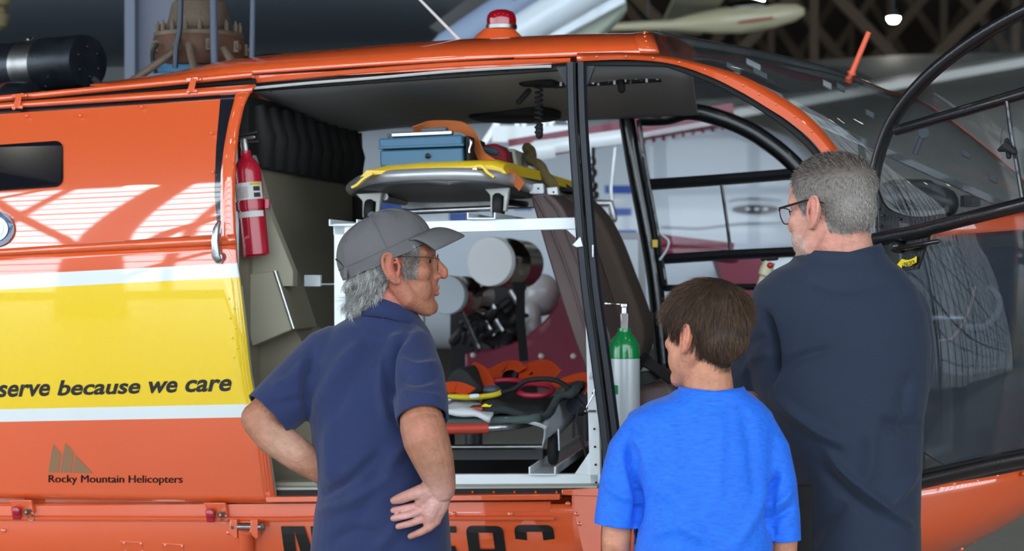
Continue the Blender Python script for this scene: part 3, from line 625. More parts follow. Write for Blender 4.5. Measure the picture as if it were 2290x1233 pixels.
# far door frame
WF = CW-.03
fd = MB(); fd.tube(hpl([(1400, 262), (1420, 380), (1443, 500), (1466, 640), (1490, 900)], WF), [.029]*25, 10); fd.tube(hpl([(1428, 268), (1444, 380), (1466, 500), (1488, 640)], WF-.03), .009, 8); fdo = hp(fd, 'far_door_pillar', M_fr)
b = MB(); b.tube(hpl([(1430, 264), (1490, 262), (1545, 250), (1620, 268), (1690, 300), (1760, 352), (1800, 400), (1840, 480), (1868, 580)], WF), [.031]*49, 10); hp(b, 'far_door_arch', M_fr)
b = MB(); b.tube(hpl([(1440, 414), (1600, 403), (1790, 388)], WF), [.020]*13, 8); hp(b, 'far_window_rail', M_fr)
b = MB(); b.tube(hpl([(1480, 580), (1640, 570), (1860, 560)], WF), [.018]*13, 8); b.tube(hpl([(1480, 645), (1860, 640)], WF), .012, 8); hp(b, 'far_window_rail', M_fr)
b = MB(); b.tube(hpl([(1613, 410), (1626, 500), (1634, 568)], WF), .006, 8); hp(b, 'far_window_divider', M_fr)
b = MB(); b.box(H(1465, 545, WF-.06), .018, .006, .026); hp(b, 'yellow_decal', M_ye, fdo)
b = MB(); b.tube(hpl([(1480, 525), (1495, 540), (1490, 560), (1475, 582)], WF-.06), .0045, 8); hp(b, 'frame_cable', M_wenam, fdo)
b = MB(); b.add(hpoly([(1445, 300), (1560, 275), (1640, 290), (1720, 330), (1780, 388), (1440, 412)], WF+.01), [tuple(range(6))]); b.add(hpoly([(1450, 422), (1790, 396), (1850, 560), (1478, 575)], WF+.01), [(0,1,2,3)]); hp(b, 'far_window_pane', G_door, smooth=0)

# --- cabin inside: headliner, floor, bulkhead
fe = [(560, 200), (700, 187), (840, 176), (1000, 162), (1130, 154), (1235, 150), (1285, 160), (1335, 148), (1465, 148), (1548, 160)]
be = [(790, 296), (860, 288), (930, 283), (1010, 278), (1100, 274), (1200, 271), (1280, 269), (1340, 267), (1450, 263), (1562, 258)]
rows = []
for t in np.linspace(0, 1, 9):
    rows.append([H(a[0], a[1], .13)*(1-t)+H(c[0], c[1], WF)*t-UP*.018*math.sin(math.pi*t)*(1+.6*math.sin(i*2.1)) for i, (a, c) in enumerate(zip(fe, be))])
rows = [crom(r, 3) for r in rows]
b = MB(); b.grid(rows); liner = hp(b, 'headliner', M_head, label='grey cloth headliner', solid=.004)
for a, c in ((0, 6), (6, 10)):
    b = MB(); pts = hpl(fe[a:c], .125, 5) if a == 0 else hpl([(1308, 163), (1322, 149), (1345, 146), (1466, 147)], .125, 5); b.tube([p-HN*.02 for p in pts], .0045, 6); hp(b, 'headliner_piping', mat('pale_piping', (190, 188, 186), .6), liner)
b = MB()
for x in range(605, 1200, 88): b.ball(H(x, ip(x, fe)+6, .122), .005, 5)
o = hp(b, 'headliner_studs', M_rub, liner); o['kind'] = 'stuff'
b = MB(); c = H(1152, 262, 1.05); b.grid([[c+HU*.155*r*math.cos(a)+HN*.155*r*math.sin(a)-UP*z for a in np.linspace(0, 2*math.pi, 30, False)] for r, z in ((.02, -.03), (1, -.03), (1, .004), (.85, .012), (.02, .012))], 0, True); hp(b, 'ceiling_vent', M_rub)
b = MB(); b.prism([H(560, 1096, .05), H(1700, 1096, .05), H(1700, 1096, .05)+HN*1.38, H(560, 1096, .05)+HN*1.38], V(0,0,-.02)); hp(b, 'cabin_floor', mat('floor_mat', (46, 44, 42), .8, bump=.1))
def BK(t, y, off=0):                                                   # bulkhead: t across the cabin, y = height at the near edge
    a = H(556, y, .10); return a+HN*(t*1.32)+HU*off
b = MB(); b.prism([BK(0, 215), BK(1, 195), BK(1, 368), BK(0, 368)], -HU*.03); b.prism([BK(0, 368), BK(1, 368), BK(1, 1096), BK(0, 1096)], -HU*.03, 1); bk = hp(b, 'rear_bulkhead', [M_quilt, M_bei_shade])
for k in range(9):
    b = MB(); t = .06+.11*k; b.tube([BK(t, 230-4*k, .005), BK(t+.015, 300, .012), BK(t+.03, 366, .008)], [.018, .045, .03], 10); hp(b, 'quilted_rib', M_quilt, bk)
b = MB(); b.tube([BK(.97, 230, .02), BK(.99, 400, .02), BK(1.0, 700, .02)], .02, 8); b.bar(BK(0, 368, .01), BK(1, 368, .01), .012, .012, HU); hp(b, 'bulkhead_edge', M_rub, bk)
b = MB(); b.prism(hpoly([(530, 300), (560, 330), (600, 470), (655, 606), (655, 640), (540, 640)], .14), HN*.05); hp(b, 'side_trim_panel', M_bei)
b = MB(); b.prism(hpoly([(548, 614), (614, 606), (656, 736), (562, 776), (552, 700)], .12), HN*.26, 0); cab = hp(b, 'side_console', M_bei, bevel=.004)
b = MB(); q = [H(614, 606, .12), H(614, 606, .12)+HN*.26, H(656, 736, .12)+HN*.26, H(656, 736, .12)]; f_ = lambda u, v: (q[0]*(1-u)+q[1]*u)*(1-v)+(q[3]*(1-u)+q[2]*u)*v+HU*.004
b.add([f_(.5, .18), f_(.68, .18), f_(.72, .5), f_(.54, .5)], [(0,1,2,3)]); hp(b, 'console_slot', M_bk, cab, smooth=0)
b = MB(); b.add([f_(0, 0), f_(1, 0), f_(1, 1), f_(0, 1)], [(0,1,2,3)]); 
b2 = MB(); b2.prism([f_(0, 0)-HU*.003, f_(1, 0)-HU*.003, f_(1, 1)-HU*.003, f_(0, 1)-HU*.003], HU*.004); hp(b2, 'console_side', M_bei_shade, cab)  # side face of the console, shade put into its beige
b = MB(); b.tube([H(614, 606, .118), H(656, 736, .118)], .005, 8); hp(b, 'console_edge', M_al, cab)
b = MB(); b.prism(hpoly([(556, 772), (660, 738), (730, 860), (740, 1092), (610, 1092)], .22), HN*.3); hp(b, 'lower_trim_panel', M_bei_shade)
b = MB(); b.prism(hpoly([(612, 1080), (760, 1078), (760, 1096), (614, 1096)], .06), HN*.16); hp(b, 'threshold_panel', M_bei)
b = MB(); b.box(H(700, 628, .5), .05, .05, .035); b.tube([H(705, 636, .5), H(762, 636, .45)], .003, 6); hp(b, 'white_stay', M_wenam, bk)
# overhead gear
b = MB(); b.cap([H(1172, 181, .35), H(1232, 184, .35)], .018, 12); b.cap([H(1160, 228, .4), H(1182, 204, .4)], .009, 8); ov = hp(b, 'overhead_microphone', M_rub)
b = MB(); b.tube([H(1205+8*math.cos(a), 190+(a/62)*110, .33)+HN*.011*math.sin(a) for a in np.linspace(0, 62, 190)], .0032, 6); b.cap([H(1206, 285, .33), H(1206, 302, .33)], .012, 10); hp(b, 'coiled_cord', M_rub, ov)
b = MB(); b.bar(H(1236, 187, .38), H(1478, 172, .38), .026, .05, HN); pan = hp(b, 'overhead_switch_panel', M_rub)
for k in range(20):
    x = 1242+12*k; b = MB(); b.box(H(x, 189-.062*(x-1236)+(k % 3-1)*4, .352), .007, .006, .012); hp(b, 'switch', M_wenam if k % 2 else M_bk, pan)
b = MB(); b.cap([H(1388, 180, .35), H(1390, 200, .35)], .012, 10); hp(b, 'dome_light', M_rub)
# cockpit: instrument pod, dark console block, hoses
b = MB(); b.cap([H(2000, 445, .85), H(2060, 446, .85), H(2105, 455, .85)], [.062, .064, .055], 24); b.prism(hpoly([(1975, 408), (2080, 402), (2120, 430), (2130, 482), (1975, 500)], .8), HN*.14); pod = hp(b, 'instrument_pod', mat('crackle_black', (20, 22, 26), .4, coat=.15), bevel=.01)
b = MB(); b.box(H(2170, 450, .85), .05, .06, .035); hp(b, 'pod_bracket', M_rub, pod)
b = MB(); b.prism(hpoly([(1900, 562), (2400, 548), (2420, 760), (2380, 960), (2300, 1060), (1900, 1090)], .62), HN*.4); hp(b, 'dark_console_block', mat('console_charcoal', (62, 68, 77), .8, var=.2, vscale=6))  # console enlarged into a dark block so the lower glazing looks dark
b = MB(); b.tube(hpl([(2100, 762), (2130, 755), (2155, 720), (2172, 680), (2180, 640)], .5), .0045, 8); hp(b, 'brown_hose', mat('tan_rubber', (170, 140, 125), .6))
b = MB(); b.tube(hpl([(2160, 732), (2200, 730), (2228, 705), (2236, 672), (2220, 650), (2207, 645)], .5), .010, 10); hp(b, 'grey_hose', mat('grey_rubber', (120, 130, 140), .6))
b = MB(); b.lathe([(.02, 0), (.024, .02), (.02, .035), (.024, .05), (.018, .06), (.018, .09)], H(2085, 712, .5), HU, 14); hp(b, 'hose_coupling', M_al)
b = MB(); b.tube(hpl([(1700, 645), (1712, 610), (1720, 585)], .75), [.014]*5+[.022]*4+[.02]*4, 12); st = hp(b, 'cyclic_grip', mat('ivory_plastic', (205, 198, 165), .4))
b = MB(); b.ball(H(1722, 594, .73), .01, 8); hp(b, 'red_button', M_red, st)
b = MB(); b.cap([H(1706, 580, .74), H(1736, 578, .74)], .007, 8); hp(b, 'grip_switch', M_rub, st)
b = MB(); b.tube([H(1700, 645, .75), H(1690, 800, .75), H(1680, 1080, .75)], .012, 8); hp(b, 'cyclic_stick', M_rub)
# instrument strip and hinges behind the bubble
b = MB(); b.bar(H(1560, 150, .6), H(2290, 480, .6), .02, .05, HN); hp(b, 'windscreen_spar', M_fr)
for k, (x, y) in enumerate(((1640, 152), (1685, 145), (1700, 165), (1850, 190), (1880, 196), (1945, 255), (2160, 345), (2220, 400))):
    b = MB(); b.box(H(x, y, .55), .05 if k < 3 else .03, .02, .02, (unit(H(x+10, y+5, .55)-H(x, y, .55)), HN, UP)); hp(b, 'spar_fitting', mat('fitting_pale', (150, 154, 160), .5) if k in (1, 3) else mat('fitting_grey', (74, 80, 88), .5), None, bevel=.003)
b = MB(); b.tube([H(2065, 298, .55), H(2046, 345, .55)], .009, 8); b.lathe([(.016, 0), (.016, .02)], H(2065, 298, .55), -HN, 14); hp(b, 'wiper_arm', mat('fitting_grey', (90, 96, 104), .4))

# --- on the roof: beacon, antennas
c = H(1118, 98, .62); s = .0088
b = MB(); b.grid([[c+HU*r*math.cos(a)*(1.15 if math.cos(a) < 0 else 1)+HN*r*.8*math.sin(a)+UP*z for a in np.linspace(0, 2*math.pi, 28, False)] for r, z in ((.088, -.02), (.085, 0), (.07, .022), (.052, .04), (.046, .047), (.02, .047))], 0, True); be_ = hp(b, 'beacon_base', M_or)
b = MB(); b.lathe([(.049, .046), (.049, .058), (.045, .06)], c+HU*.005, UP, 24); hp(b, 'beacon_ring', M_st, be_)
b = MB(); b.lathe([(.046, .058), (.047, .075), (.044, .09), (.036, .1), (.02, .106), (.003, .108)], c+HU*.005, UP, 24); hp(b, 'beacon_lens', mat('red_lens', (170, 10, 30), .08, coat=1, trans=.25), be_)
b = MB(); b.tube([H(1040, 102, .5), H(930, -10, .5)], [.0055, .004], 8); hp(b, 'whip_antenna', mat('white_rod', (205, 200, 200), .4))
b = MB(); b.tube([H(1896, 186, CW/2), H(1904, 165, CW/2)], .0125, 12); b.tube([H(1904, 165, CW/2), H(1943, 72, CW/2)], [.0095, .0085], 12); b.lathe([(.014, -.003), (.014, .003)], H(1905, 163, CW/2), unit(H(1943, 72, .7)-H(1904, 165, .7)), 12); hp(b, 'stub_antenna', mat('salmon_orange', (225, 95, 60), .4))

# --- rotor gearbox
g0 = H(445, 150, .68); sc = np.linalg.norm(H(446, 150, .68)-H(445, 150, .68))
def gz(y): return (150-y)*sc
b = MB(); b.lathe([(90*sc, gz(150)), (96*sc, gz(140)), (98*sc, gz(118)), (98*sc, gz(92)), (94*sc, gz(86))], g0, UP, 32); gb = hp(b, 'gearbox_ring', M_rust)
b = MB(); b.lathe([(96*sc, gz(88)), (96*sc, gz(80)), (74*sc, gz(70)), (66*sc, gz(50)), (58*sc, gz(14)), (44*sc, gz(4)), (44*sc, gz(-60)), (38*sc, gz(-160))], g0, UP, 32); hp(b, 'mast_cone', M_brn)
for k in range(18):
    a = 2*math.pi*k/18; c = g0+V(math.cos(a), math.sin(a), 0)*88*sc+UP*gz(82); b = MB(); b.tube([c, c+UP*.03], .008, 8); b.tube([c+UP*.03, c+UP*.04], .004, 6); hp(b, 'gearbox_stud', M_brn, gb)
for k in range(9):
    a = 2*math.pi*k/9+.2; c = g0+V(math.cos(a), math.sin(a), 0)*97*sc+UP*gz(112); b = MB(); b.box(c, .022, .022, .04); b.lathe([(.012, 0), (.012, .008)], c+V(math.cos(a), math.sin(a), 0)*.008, V(math.cos(a), math.sin(a), 0), 12); hp(b, 'gearbox_lug', M_brn, gb, bevel=.003)
b = MB(); b.lathe([(70*sc, gz(215)), (96*sc, gz(190)), (100*sc, gz(172)), (80*sc, gz(166)), (86*sc, gz(155)), (78*sc, gz(148))], g0-HU*.04, UP, 28); hp(b, 'gearbox_sump', M_sky)
for x0, y0, x1, y1 in ((395, 112, 275, 196), (422, 100, 440, 175), (500, 110, 545, 175)): b = MB(); b.tube([H(x0, y0, .52), H(x1, y1, .45)], .0125, 12); hp(b, 'mount_strut', M_brn)
b = MB(); b.tube(hpl([(405, -40), (402, 60), (394, 110), (392, 152)], .5), .009, 10); hp(b, 'hydraulic_hose', M_hose)
b = MB(); b.tube(hpl([(352, 96), (340, 125), (352, 175)], .55), .007, 8); hp(b, 'hydraulic_hose', M_rub)
M_rod = mat('blue_grey_rod', (66, 76, 94), .5)
for x0, x1, r in ((476, 480, .0125), (567, 563, .009)): b = MB(); b.tube([H(x0, -80, .5), H(x1, 165, .5)], r, 12); hp(b, 'control_rod', M_rod)
# engine inlet barrel
ax = unit(HU*math.cos(.42)-HN*math.sin(.42)); e0 = H(197, 138, .62); r0 = 58*np.linalg.norm(H(198, 138, .62)-H(197, 138, .62))
M_blk = mat('oily_black_metal', (30, 34, 42), .35, .4, var=.4, vscale=18, bump=.1)
b = MB(); b.lathe([(r0*.2, -.012), (r0*.2, 0), (r0*.97, 0), (r0, -.004), (r0, -.19), (r0*.9, -.195)], e0, ax, 40); eng = hp(b, 'engine_barrel', M_blk)
b = MB(); b.lathe([(r0*.93, -.19), (r0*.95, -.2), (r0*.95, -.255), (r0*.98, -.262), (r0*.98, -.285), (r0*.93, -.29)], e0, ax, 40); hp(b, 'clamp_band', M_st, eng)
b = MB(); b.lathe([(r0*.93, -.285), (r0*.93, -.9), (r0*.3, -1.0)], e0, ax, 32); hp(b, 'engine_duct', M_blk, eng)
b = MB(); b.box(e0-ax*.22-HN*r0*.9+UP*.01, .02, .012, .035); b.cap([e0-ax*.27+UP*r0-HN*.01, e0-ax*.27+UP*(r0+.012)+HN*.02], .006, 8); hp(b, 'clamp_buckle', M_st, eng)
b = MB(); b.lathe([(.02, .001), (.02, .003)], e0, ax, 16)
x_ = unit(np.cross(ax, UP))
for k in range(6): a = k*math.pi/3+.4; b.ball(e0+(x_*math.cos(a)+UP*math.sin(a))*r0*.55+ax*.002, .006, 6)
for k in range(3): b.ball(e0-ax*(.13+.01*k)-HN*r0*.9-UP*(.02+.03*k), .004, 5)
hp(b, 'barrel_bolts', M_blk, eng)['kind'] = 'stuff'
b = MB(); c = H(45, 235, .5)
b.lathe([(.05, .05), (.07, .045), (.075, .0), (.075, -.07), (.06, -.08)], c, ax, 32); hp(b, 'starter_housing', M_blk, eng)
b = MB(); b.lathe([(.0765, -.03), (.0765, -.045)], c, ax, 32); hp(b, 'red_ring', mat('dull_red', (90, 40, 36), .6), eng)
b = MB(); b.cap([H(212, 178, .6), H(235, 200, .6)], .012, 8); hp(b, 'oil_pipe', M_rub, eng)

# --- the open front door, seen from inside
dA = H(1950, 600, -.02)[:2]; dB = P(2290, 600, 5.0)[:2]; dd = unit(np.append(dB-dA, 0)); dnrm = unit(V(dd[1], -dd[0], 0)); 
if dnrm[1] > 0: dnrm = -dnrm
def Dr(px, py, off=0):
    r = V((px-CX)/F, 1, -(py-CY)/F); pt = V(*dA, 0)+dnrm*off; t = (pt@dnrm)/(r@dnrm); return CAMP*V(0,0,1)+r*t
def drl(pts, off=0, n=6): return [Dr(x, y, off) for x, y in crom(pts, n)]
b = MB(); arc = [(1990, 1092), (1972, 900), (1962, 700), (1955, 560), (1952, 470), (1955, 395), (1968, 335), (1992, 275), (2030, 218), (2085, 160), (2150, 108), (2220, 62), (2310, 14), (2420, -30)]
b.tube(drl(arc), [.0165]*(13*6+1), 12); b.tube([p for p in drl([(x+9, y+8) for x, y in arc], -.008)], .006, 8); fdoor = hp(b, 'front_door', M_fr, label='open front door with black tubular frame')
b = MB(); b.tube(drl([(2005, 292), (2150, 250), (2310, 203), (2420, 172)]), [.0145]*19, 10); b.tube(drl([(2015, 282), (2150, 240), (2310, 192), (2420, 160)], .012), .0045, 8); hp(b, 'window_rail', M_fr, fdoor)
b = MB(); b.tube(drl([(1958, 535), (2050, 518), (2160, 490), (2310, 452), (2420, 424)], .01), .0185, 16); hp(b, 'door_waist_tube', M_fr, fdoor)
b = MB(); b.prism([Dr(x, y, 0) for x, y in crom([(1952, 380), (1962, 425), (1980, 462), (2015, 480), (2060, 485), (2110, 480), (2110, 495), (1955, 530)], 4)], -dnrm*.008); hp(b, 'door_gusset', M_fr, fdoor, bevel=.001)
b = MB(); b.prism([Dr(x, y, 0) for x, y in ((1955, 540), (2085, 508), (2075, 535), (2052, 602), (2022, 606), (1990, 590), (1955, 590))], -dnrm*.008); lp = hp(b, 'latch_plate', M_fr, fdoor, bevel=.001)
b = MB(); b.cap([Dr(2010, 556, .03), Dr(2060, 547, .035), Dr(2098, 540, .035)], [.008, .0065, .006], 10); b.lathe([(.018, 0), (.016, .018), (.009, .03)], Dr(2012, 552, .004), dnrm, 16); hp(b, 'latch_lever', M_fr, lp)
def st_(x, y): return Dr(x, y, .006)
b = MB(); ang = np.linspace(0, 1, 9); rows = [[st_(2016+34*t, 586+4*math.sin(t*3)-7*t*t-3+o*(15-1*t)-4) for t in ang] for o in (0, 1)]; b.grid(rows); b.add([st_(2006, 592), st_(2017, 579), st_(2017, 600)], [(0,1,2)]); stk = hp(b, 'unlock_arrow', mat('sticker_yellow', (245, 215, 20), .5), lp, smooth=0, label='yellow arrow sticker')
b = MB(); lettering(b, 'UNLOCK', [(2019, 598), (2047, 591), (2046, 581), (2018, 588)], lambda x, y: Dr(x, y, .008), offset=.01); hp(b, 'unlock_lettering', M_bk, lp, smooth=0)
b = MB(); b.tube(drl([(1990, 1092), (2065, 1076), (2200, 1044), (2310, 1022), (2420, 1000)]), [.021]*25, 12); b.tube(drl([(1990, 1072), (2065, 1056), (2200, 1026), (2310, 1004), (2420, 985)], .012), .007, 8); b.prism([Dr(x, y, -.004) for x, y in ((1985, 960), (2062, 1012), (2112, 1042), (2062, 1060), (1985, 1075))], -dnrm*.006); hp(b, 'door_sill_tube', M_fr, fdoor)
b = MB(); b.tube(drl([(2420, -34), (2424, 400), (2420, 1004)]), .016, 10); hp(b, 'door_outer_tube', M_fr, fdoor)
b = MB(); b.tube(drl([(2252, 226), (2262, 300), (2276, 380), (2288, 452)], .006), .0065, 8); hp(b, 'vent_frame', M_fr, fdoor)
b = MB(); b.add([Dr(x, y, -.006) for x, y in crom([(1965, 450), (1975, 360), (2000, 300), (2420, 180), (2420, 410), (2100, 470), (2010, 475)], 3)], [tuple(range(19))]); b.add([Dr(x, y, -.006) for x, y in crom([(2030, 270), (2090, 185), (2150, 130), (2290, 45), (2420, -10), (2420, 150), (2200, 225)], 3)], [tuple(range(19))]); hp(b, 'door_pane', G_door, fdoor, smooth=0)
b = MB(); b.add([Dr(x, y, -.006) for x, y in ((1970, 600), (2060, 600), (2090, 515), (2420, 435), (2420, 1000), (2060, 1070), (1990, 1085))], [tuple(range(7))]); hp(b, 'lower_door_pane', glass('lower_pane', (.70, .74, .78), 1.36, 0, 1, .035, (.40, .45, .52)), fdoor, smooth=0)
cc = Dr(2272, 325, .01); b = MB(); e1 = dd; R_ = .068
b.grid([[cc+(e1*math.cos(a)*.8+UP*math.sin(a)*1.25)*R_*r+dnrm*z for a in np.linspace(0, 2*math.pi, 32, False)] for r, z in ((.02, .018), (.6, .016), (.9, .008), (1, 0))], 0, True); hp(b, 'vent_bubble', glass('vent_acrylic', (.9, .92, .93), 1.3, 0, .7, .02), fdoor)
b = MB(); b.cap([Dr(2236, 335, .03), Dr(2252, 328, .035), Dr(2268, 340, .03)], [.006, .014, .008], 10); b.cap([Dr(2252, 315, .03), Dr(2256, 350, .03)], .007, 8); hp(b, 'vent_knob', M_rub, fdoor)
b = MB()
for x, y in ((1962, 468), (1972, 482), (2010, 490), (1968, 505)): b.ball(Dr(x, y, .006), .004, 5)
hp(b, 'door_rivets', M_fr, fdoor)['kind'] = 'stuff'
# ------------------------------------------------------------------ things in the cabin
def new(name, label, cat, px, py, w, group=None): return thing(name, label, cat, H(px, py, w), group)
# fire extinguisher
fe_ = new('fire_extinguisher', 'red fire extinguisher strapped inside the rear door edge', 'extinguisher', 575, 577, .07)
a, c = H(551, 360, .07), H(573, 574, .07); ax = unit(a-c); L = np.linalg.norm(a-c); r = .0405
b = MB(); b.lathe([(r*.85, 0), (r, .006), (r, L-.035), (r*.9, L-.015), (r*.65, L), (r*.4, L+.012), (r*.38, L+.03)], c, ax, 32); b.build('cylinder', M_red, fe_)
b = MB(); t = a+ax*.035; b.lathe([(.012, -.01), (.014, .01), (.01, .03)], t, ax, 14); b.cap([t+ax*.03-HU*.015, t+ax*.034+HU*.03], .007, 8); b.build('valve', M_st, fe_)
b = MB(); b.bar(t+ax*.04-HU*.01, t+ax*.05+HU*.045, .012, .006, UP); b.bar(t+ax*.02, t+ax*.022+HU*.045, .012, .006, UP); b.build('lever', M_rub, fe_)
def wrap(m, y0, y1, a0, a1, name, off=.001):
    b = MB(); x = unit(HU-ax*(HU@ax)); y = unit(-HN-ax*(-HN@ax)); h0, h1 = [(574-v)/214*L for v in (y0, y1)]
    b.grid([[c+ax*h+(x*math.sin(q)+y*math.cos(q))*(r+off) for q in np.linspace(math.radians(a0), math.radians(a1), 14)] for h in (h0, h1)]); return b.build(name, m, fe_)
M_lab = mat('paper_label', (205, 203, 200), .6, var=.06, vscale=60)
wrap(M_lab, 448, 410, -52, 78, 'label'); wrap(M_lab, 487, 474, -52, 70, 'label')
wrap(mat('label_yellow', (190, 170, 40), .5), 417, 411, 20, 70, 'label_header', .0015)
for k in range(7): wrap(mat('label_ink', (150, 120, 125), .6), 421+3.6*k, 419.8+3.6*k, -45, 10, 'label_line', .0015)
for y in (424, 438): wrap(mat('label_black', (45, 40, 44), .6), y+6, y-4, 32, 62, 'label_pictogram', .0015)
wrap(M_red, 470, 451, -90, 100, 'strap', .004)
b = MB(); b.box(H(598, 456, .06), .014, .03, .03); b.build('strap_clasp', M_red, fe_, bevel=.002)
# oxygen cylinder
ox = new('oxygen_cylinder', 'green-shouldered silver oxygen cylinder with chrome valve beside the seat', 'cylinder', 1395, 1080, .3)
c = H(1396, 800, .30); s = np.linalg.norm(H(1397, 800, .3)-H(1396, 800, .3)); R = 35*s
b = MB(); b.lathe([(R*.9, -285*s), (R, -278*s), (R, 0)], c, UP, 36); b.build('cylinder_body', mat('silver_white', (196, 202, 206), .3, .25), ox)
b = MB(); b.lathe([(R*1.005, -2*s), (R*1.005, 12*s), (R*.95, 28*s), (R*.78, 42*s), (R*.5, 53*s), (R*.42, 58*s), (R*.42, 66*s)], c, UP, 36); b.build('cylinder_shoulder', mat('green_enamel', (16, 128, 66), .2, coat=.8), ox)
b = MB(); b.box(c+UP*82*s, 16*s, 16*s, 34*s); b.lathe([(8*s, 98*s), (8*s, 112*s), (11*s, 113*s), (11*s, 120*s)], c, UP, 14); b.cap([c+UP*118*s, c+UP*120*s-HU*38*s], 3.5*s, 8); b.ball(c+UP*120*s-HU*40*s, 6*s, 8); b.build('valve', M_cr, ox, bevel=.001)
b = MB(); b.box(c-HN*R*.98-UP*70*s-HU*16*s, 10*s, .004, 20*s); b.build('green_tag', MATS['green_enamel'], ox)
# litter rack
rk = new('litter_rack', 'white steel litter rack standing in the cabin doorway', 'rack', 1040, 1085, .1)
def rbar(x0, y0, x1, y1, w=.10, th=.034, name='rack_bar'):
    b = MB(); b.bar(H(x0, y0, w), H(x1, y1, w), th, .03, HN); return b.build(name, M_wenam, rk, bevel=.002)
rbar(762, 506, 764, 1074, name='rack_post'); rbar(748, 514, 1322, 499); rbar(1317, 486, 1333, 1083, th=.032, name='rack_post'); rbar(748, 1074, 1340, 1073)
for x0, y0, x1, y1 in ((770, 506, 900, 478), ):
    pass
for pts in (((1318, 1012), (1340, 1012), (1340, 1068), (1280, 1068)), ((1305, 512), (1265, 512), (1320, 560))):
    b = MB(); b.prism(hpoly(pts, .09), HN*.02); b.build('corner_gusset', M_wenam, rk)
def chan(x0, x1, y, w=.07, L=1.1, dp=.02):
    p0, p1 = H(x0, y, w), H(x1, y, w); b = MB(); th = .005
    b.prism([p0, p1, p1+UP*th, p0+UP*th], HN*L); b.prism([p0, p0+HU*th, p0+HU*th+UP*dp, p0+UP*dp], HN*L); b.prism([p1, p1-HU*th, p1-HU*th+UP*dp, p1+UP*dp], HN*L); return b.build('wheel_channel', M_wenam, rk, bevel=.0015)
chan(735, 800, 506); chan(1044, 1108, 491); chan(1182, 1243, 1064, .07, 1.15, .025)
b = MB(); a = H(1325, 500, 1.3); 
for x in (762,): b.bar(H(x, 510, .1)+HN*1.15, H(x, 1074, .1)+HN*1.15, .03, .03, HN)
b.build('rear_post', M_wenam, rk)
b = MB()
for k in range(9): b.ball(H(1322+k*1.4, 760+40*k, .083), .0035, 5)
b.build('post_holes', M_rub, rk)['kind'] = 'stuff'
b = MB(); b.bar(H(1327, 822, .08), H(1320, 848, .08), .008, .004, HN); b.tube(hpl([(1332, 840), (1328, 880), (1312, 912), (1325, 920)], .08), .0012, 6); b.cap([H(1310, 920, .08), H(1330, 920, .08)], .004, 8); b.build('lock_pin', M_cr, rk)

# upper stretcher
M_pad = mat('yellow_vinyl', (226, 190, 36), .35, coat=.3, bump=.1, bscale=25)
us = new('ambulance_cot', 'upper wheeled cot with polished rim and yellow pad', 'stretcher', 980, 490, .4)
def RIM(L0, R0): return L0
rim = [(930, 452, 1.3), (800, 428, .5), (797, 414, .36), (828, 400, .2), (900, 393, .11), (1000, 390, .07), (1090, 393, .11), (1148, 404, .2), (1174, 415, .36), (1205, 424, .6), (1285, 446, 1.3)]
rp = crom([H(*q) for q in rim], 5); b = MB(); b.tube(rp, .019, 14); b.build('rim_tube', mat('satin_rim', (188, 190, 194), .38, .65), us)
b = MB(); n = len(rp); rows = [[rp[i]*(1-t)+rp[n-1-i]*t-UP*(.018+.012*math.sin(math.pi*t)) for t in np.linspace(0, 1, 8)] for i in range(0, n//2+1)]; b.grid(rows); b.build('tray', mat('tray_dull', (96, 96, 98), .45, .4), us, solid=.004)
rows = []
for w, y0, y1 in ((.13, 382, 374), (.14, 384, 366), (.2, 386, 361), (.6, 398, 378), (1.2, 428, 410)):
    k = (w-.1)*190
    rows.append([H(x+k*.9, y, w) for x, y in [(800, y0+14), (815, y0-1), (850, y1+8), (930, y1+2), (1030, y1-2), (1095, y1-4), (1120, y1+4), (1128, y0+6), (1090, y0+8), (1000, y0+4), (900, y0+6), (840, y0+8)]])
b = MB(); b.grid(rows, 0, True, True); pd = b.build('pad', M_pad, us)
b = MB(); b.ribbon([H(x, y, .08) for x, y in crom([(1060, 374), (1078, 372), (1090, 385), (1106, 397)], 4)], .022, .007, HN); b.build('pad_tab', M_pad, pd); b = MB(); b.ribbon([H(x, y, .12) for x, y in crom([(835, 388), (815, 400), (800, 414), (788, 420)], 4)], .03, .007, HN); b.build('pad_tab', M_pad, pd)
b = MB(); b.lathe([(.007, 0), (.006, .004), (0, .006)], H(1062, 379, .075), -HN, 12); b.build('snap_button', M_cr, pd)
for x, y, wx, w in ((826, 436, 0, .32), (1112, 423, 0, .2)):
    b = MB(); b.prism(hpoly([(x-30, y-2), (x+28, y-6), (x+26, y+4), (x+20, y+50), (x+12, y+50), (x+14, y+16), (x+2, y+10), (x-10, y+16), (x-8, y+52), (x-16, y+50), (x-16, y+14)], w), HN*.03); b.build('castor_fork', mat('cast_aluminium', (180, 180, 176), .5, .2), us, bevel=.003)
    b = MB(); b.lathe([(.012, -.013), (.04, -.013), (.045, -.006), (.045, .006), (.04, .013), (.012, .013)], H(x+3, y+40, w+.02), HU, 24); b.build('castor_wheel', M_rub, us)
b = MB(); b.tube([H(845, 477, .33), H(1100, 466, .22)], .009, 12); b.build('axle', M_al, us)
b = MB(); b.tube([H(860, 440, .35), H(905, 452, .6)], .012, 8); b.tube([H(1130, 452, .5), H(1290, 470, 1.2)], .01, 8); b.bar(H(900, 455, .7), H(1250, 452, .7), .03, .03, HN); b.build('under_frame', M_st, us)
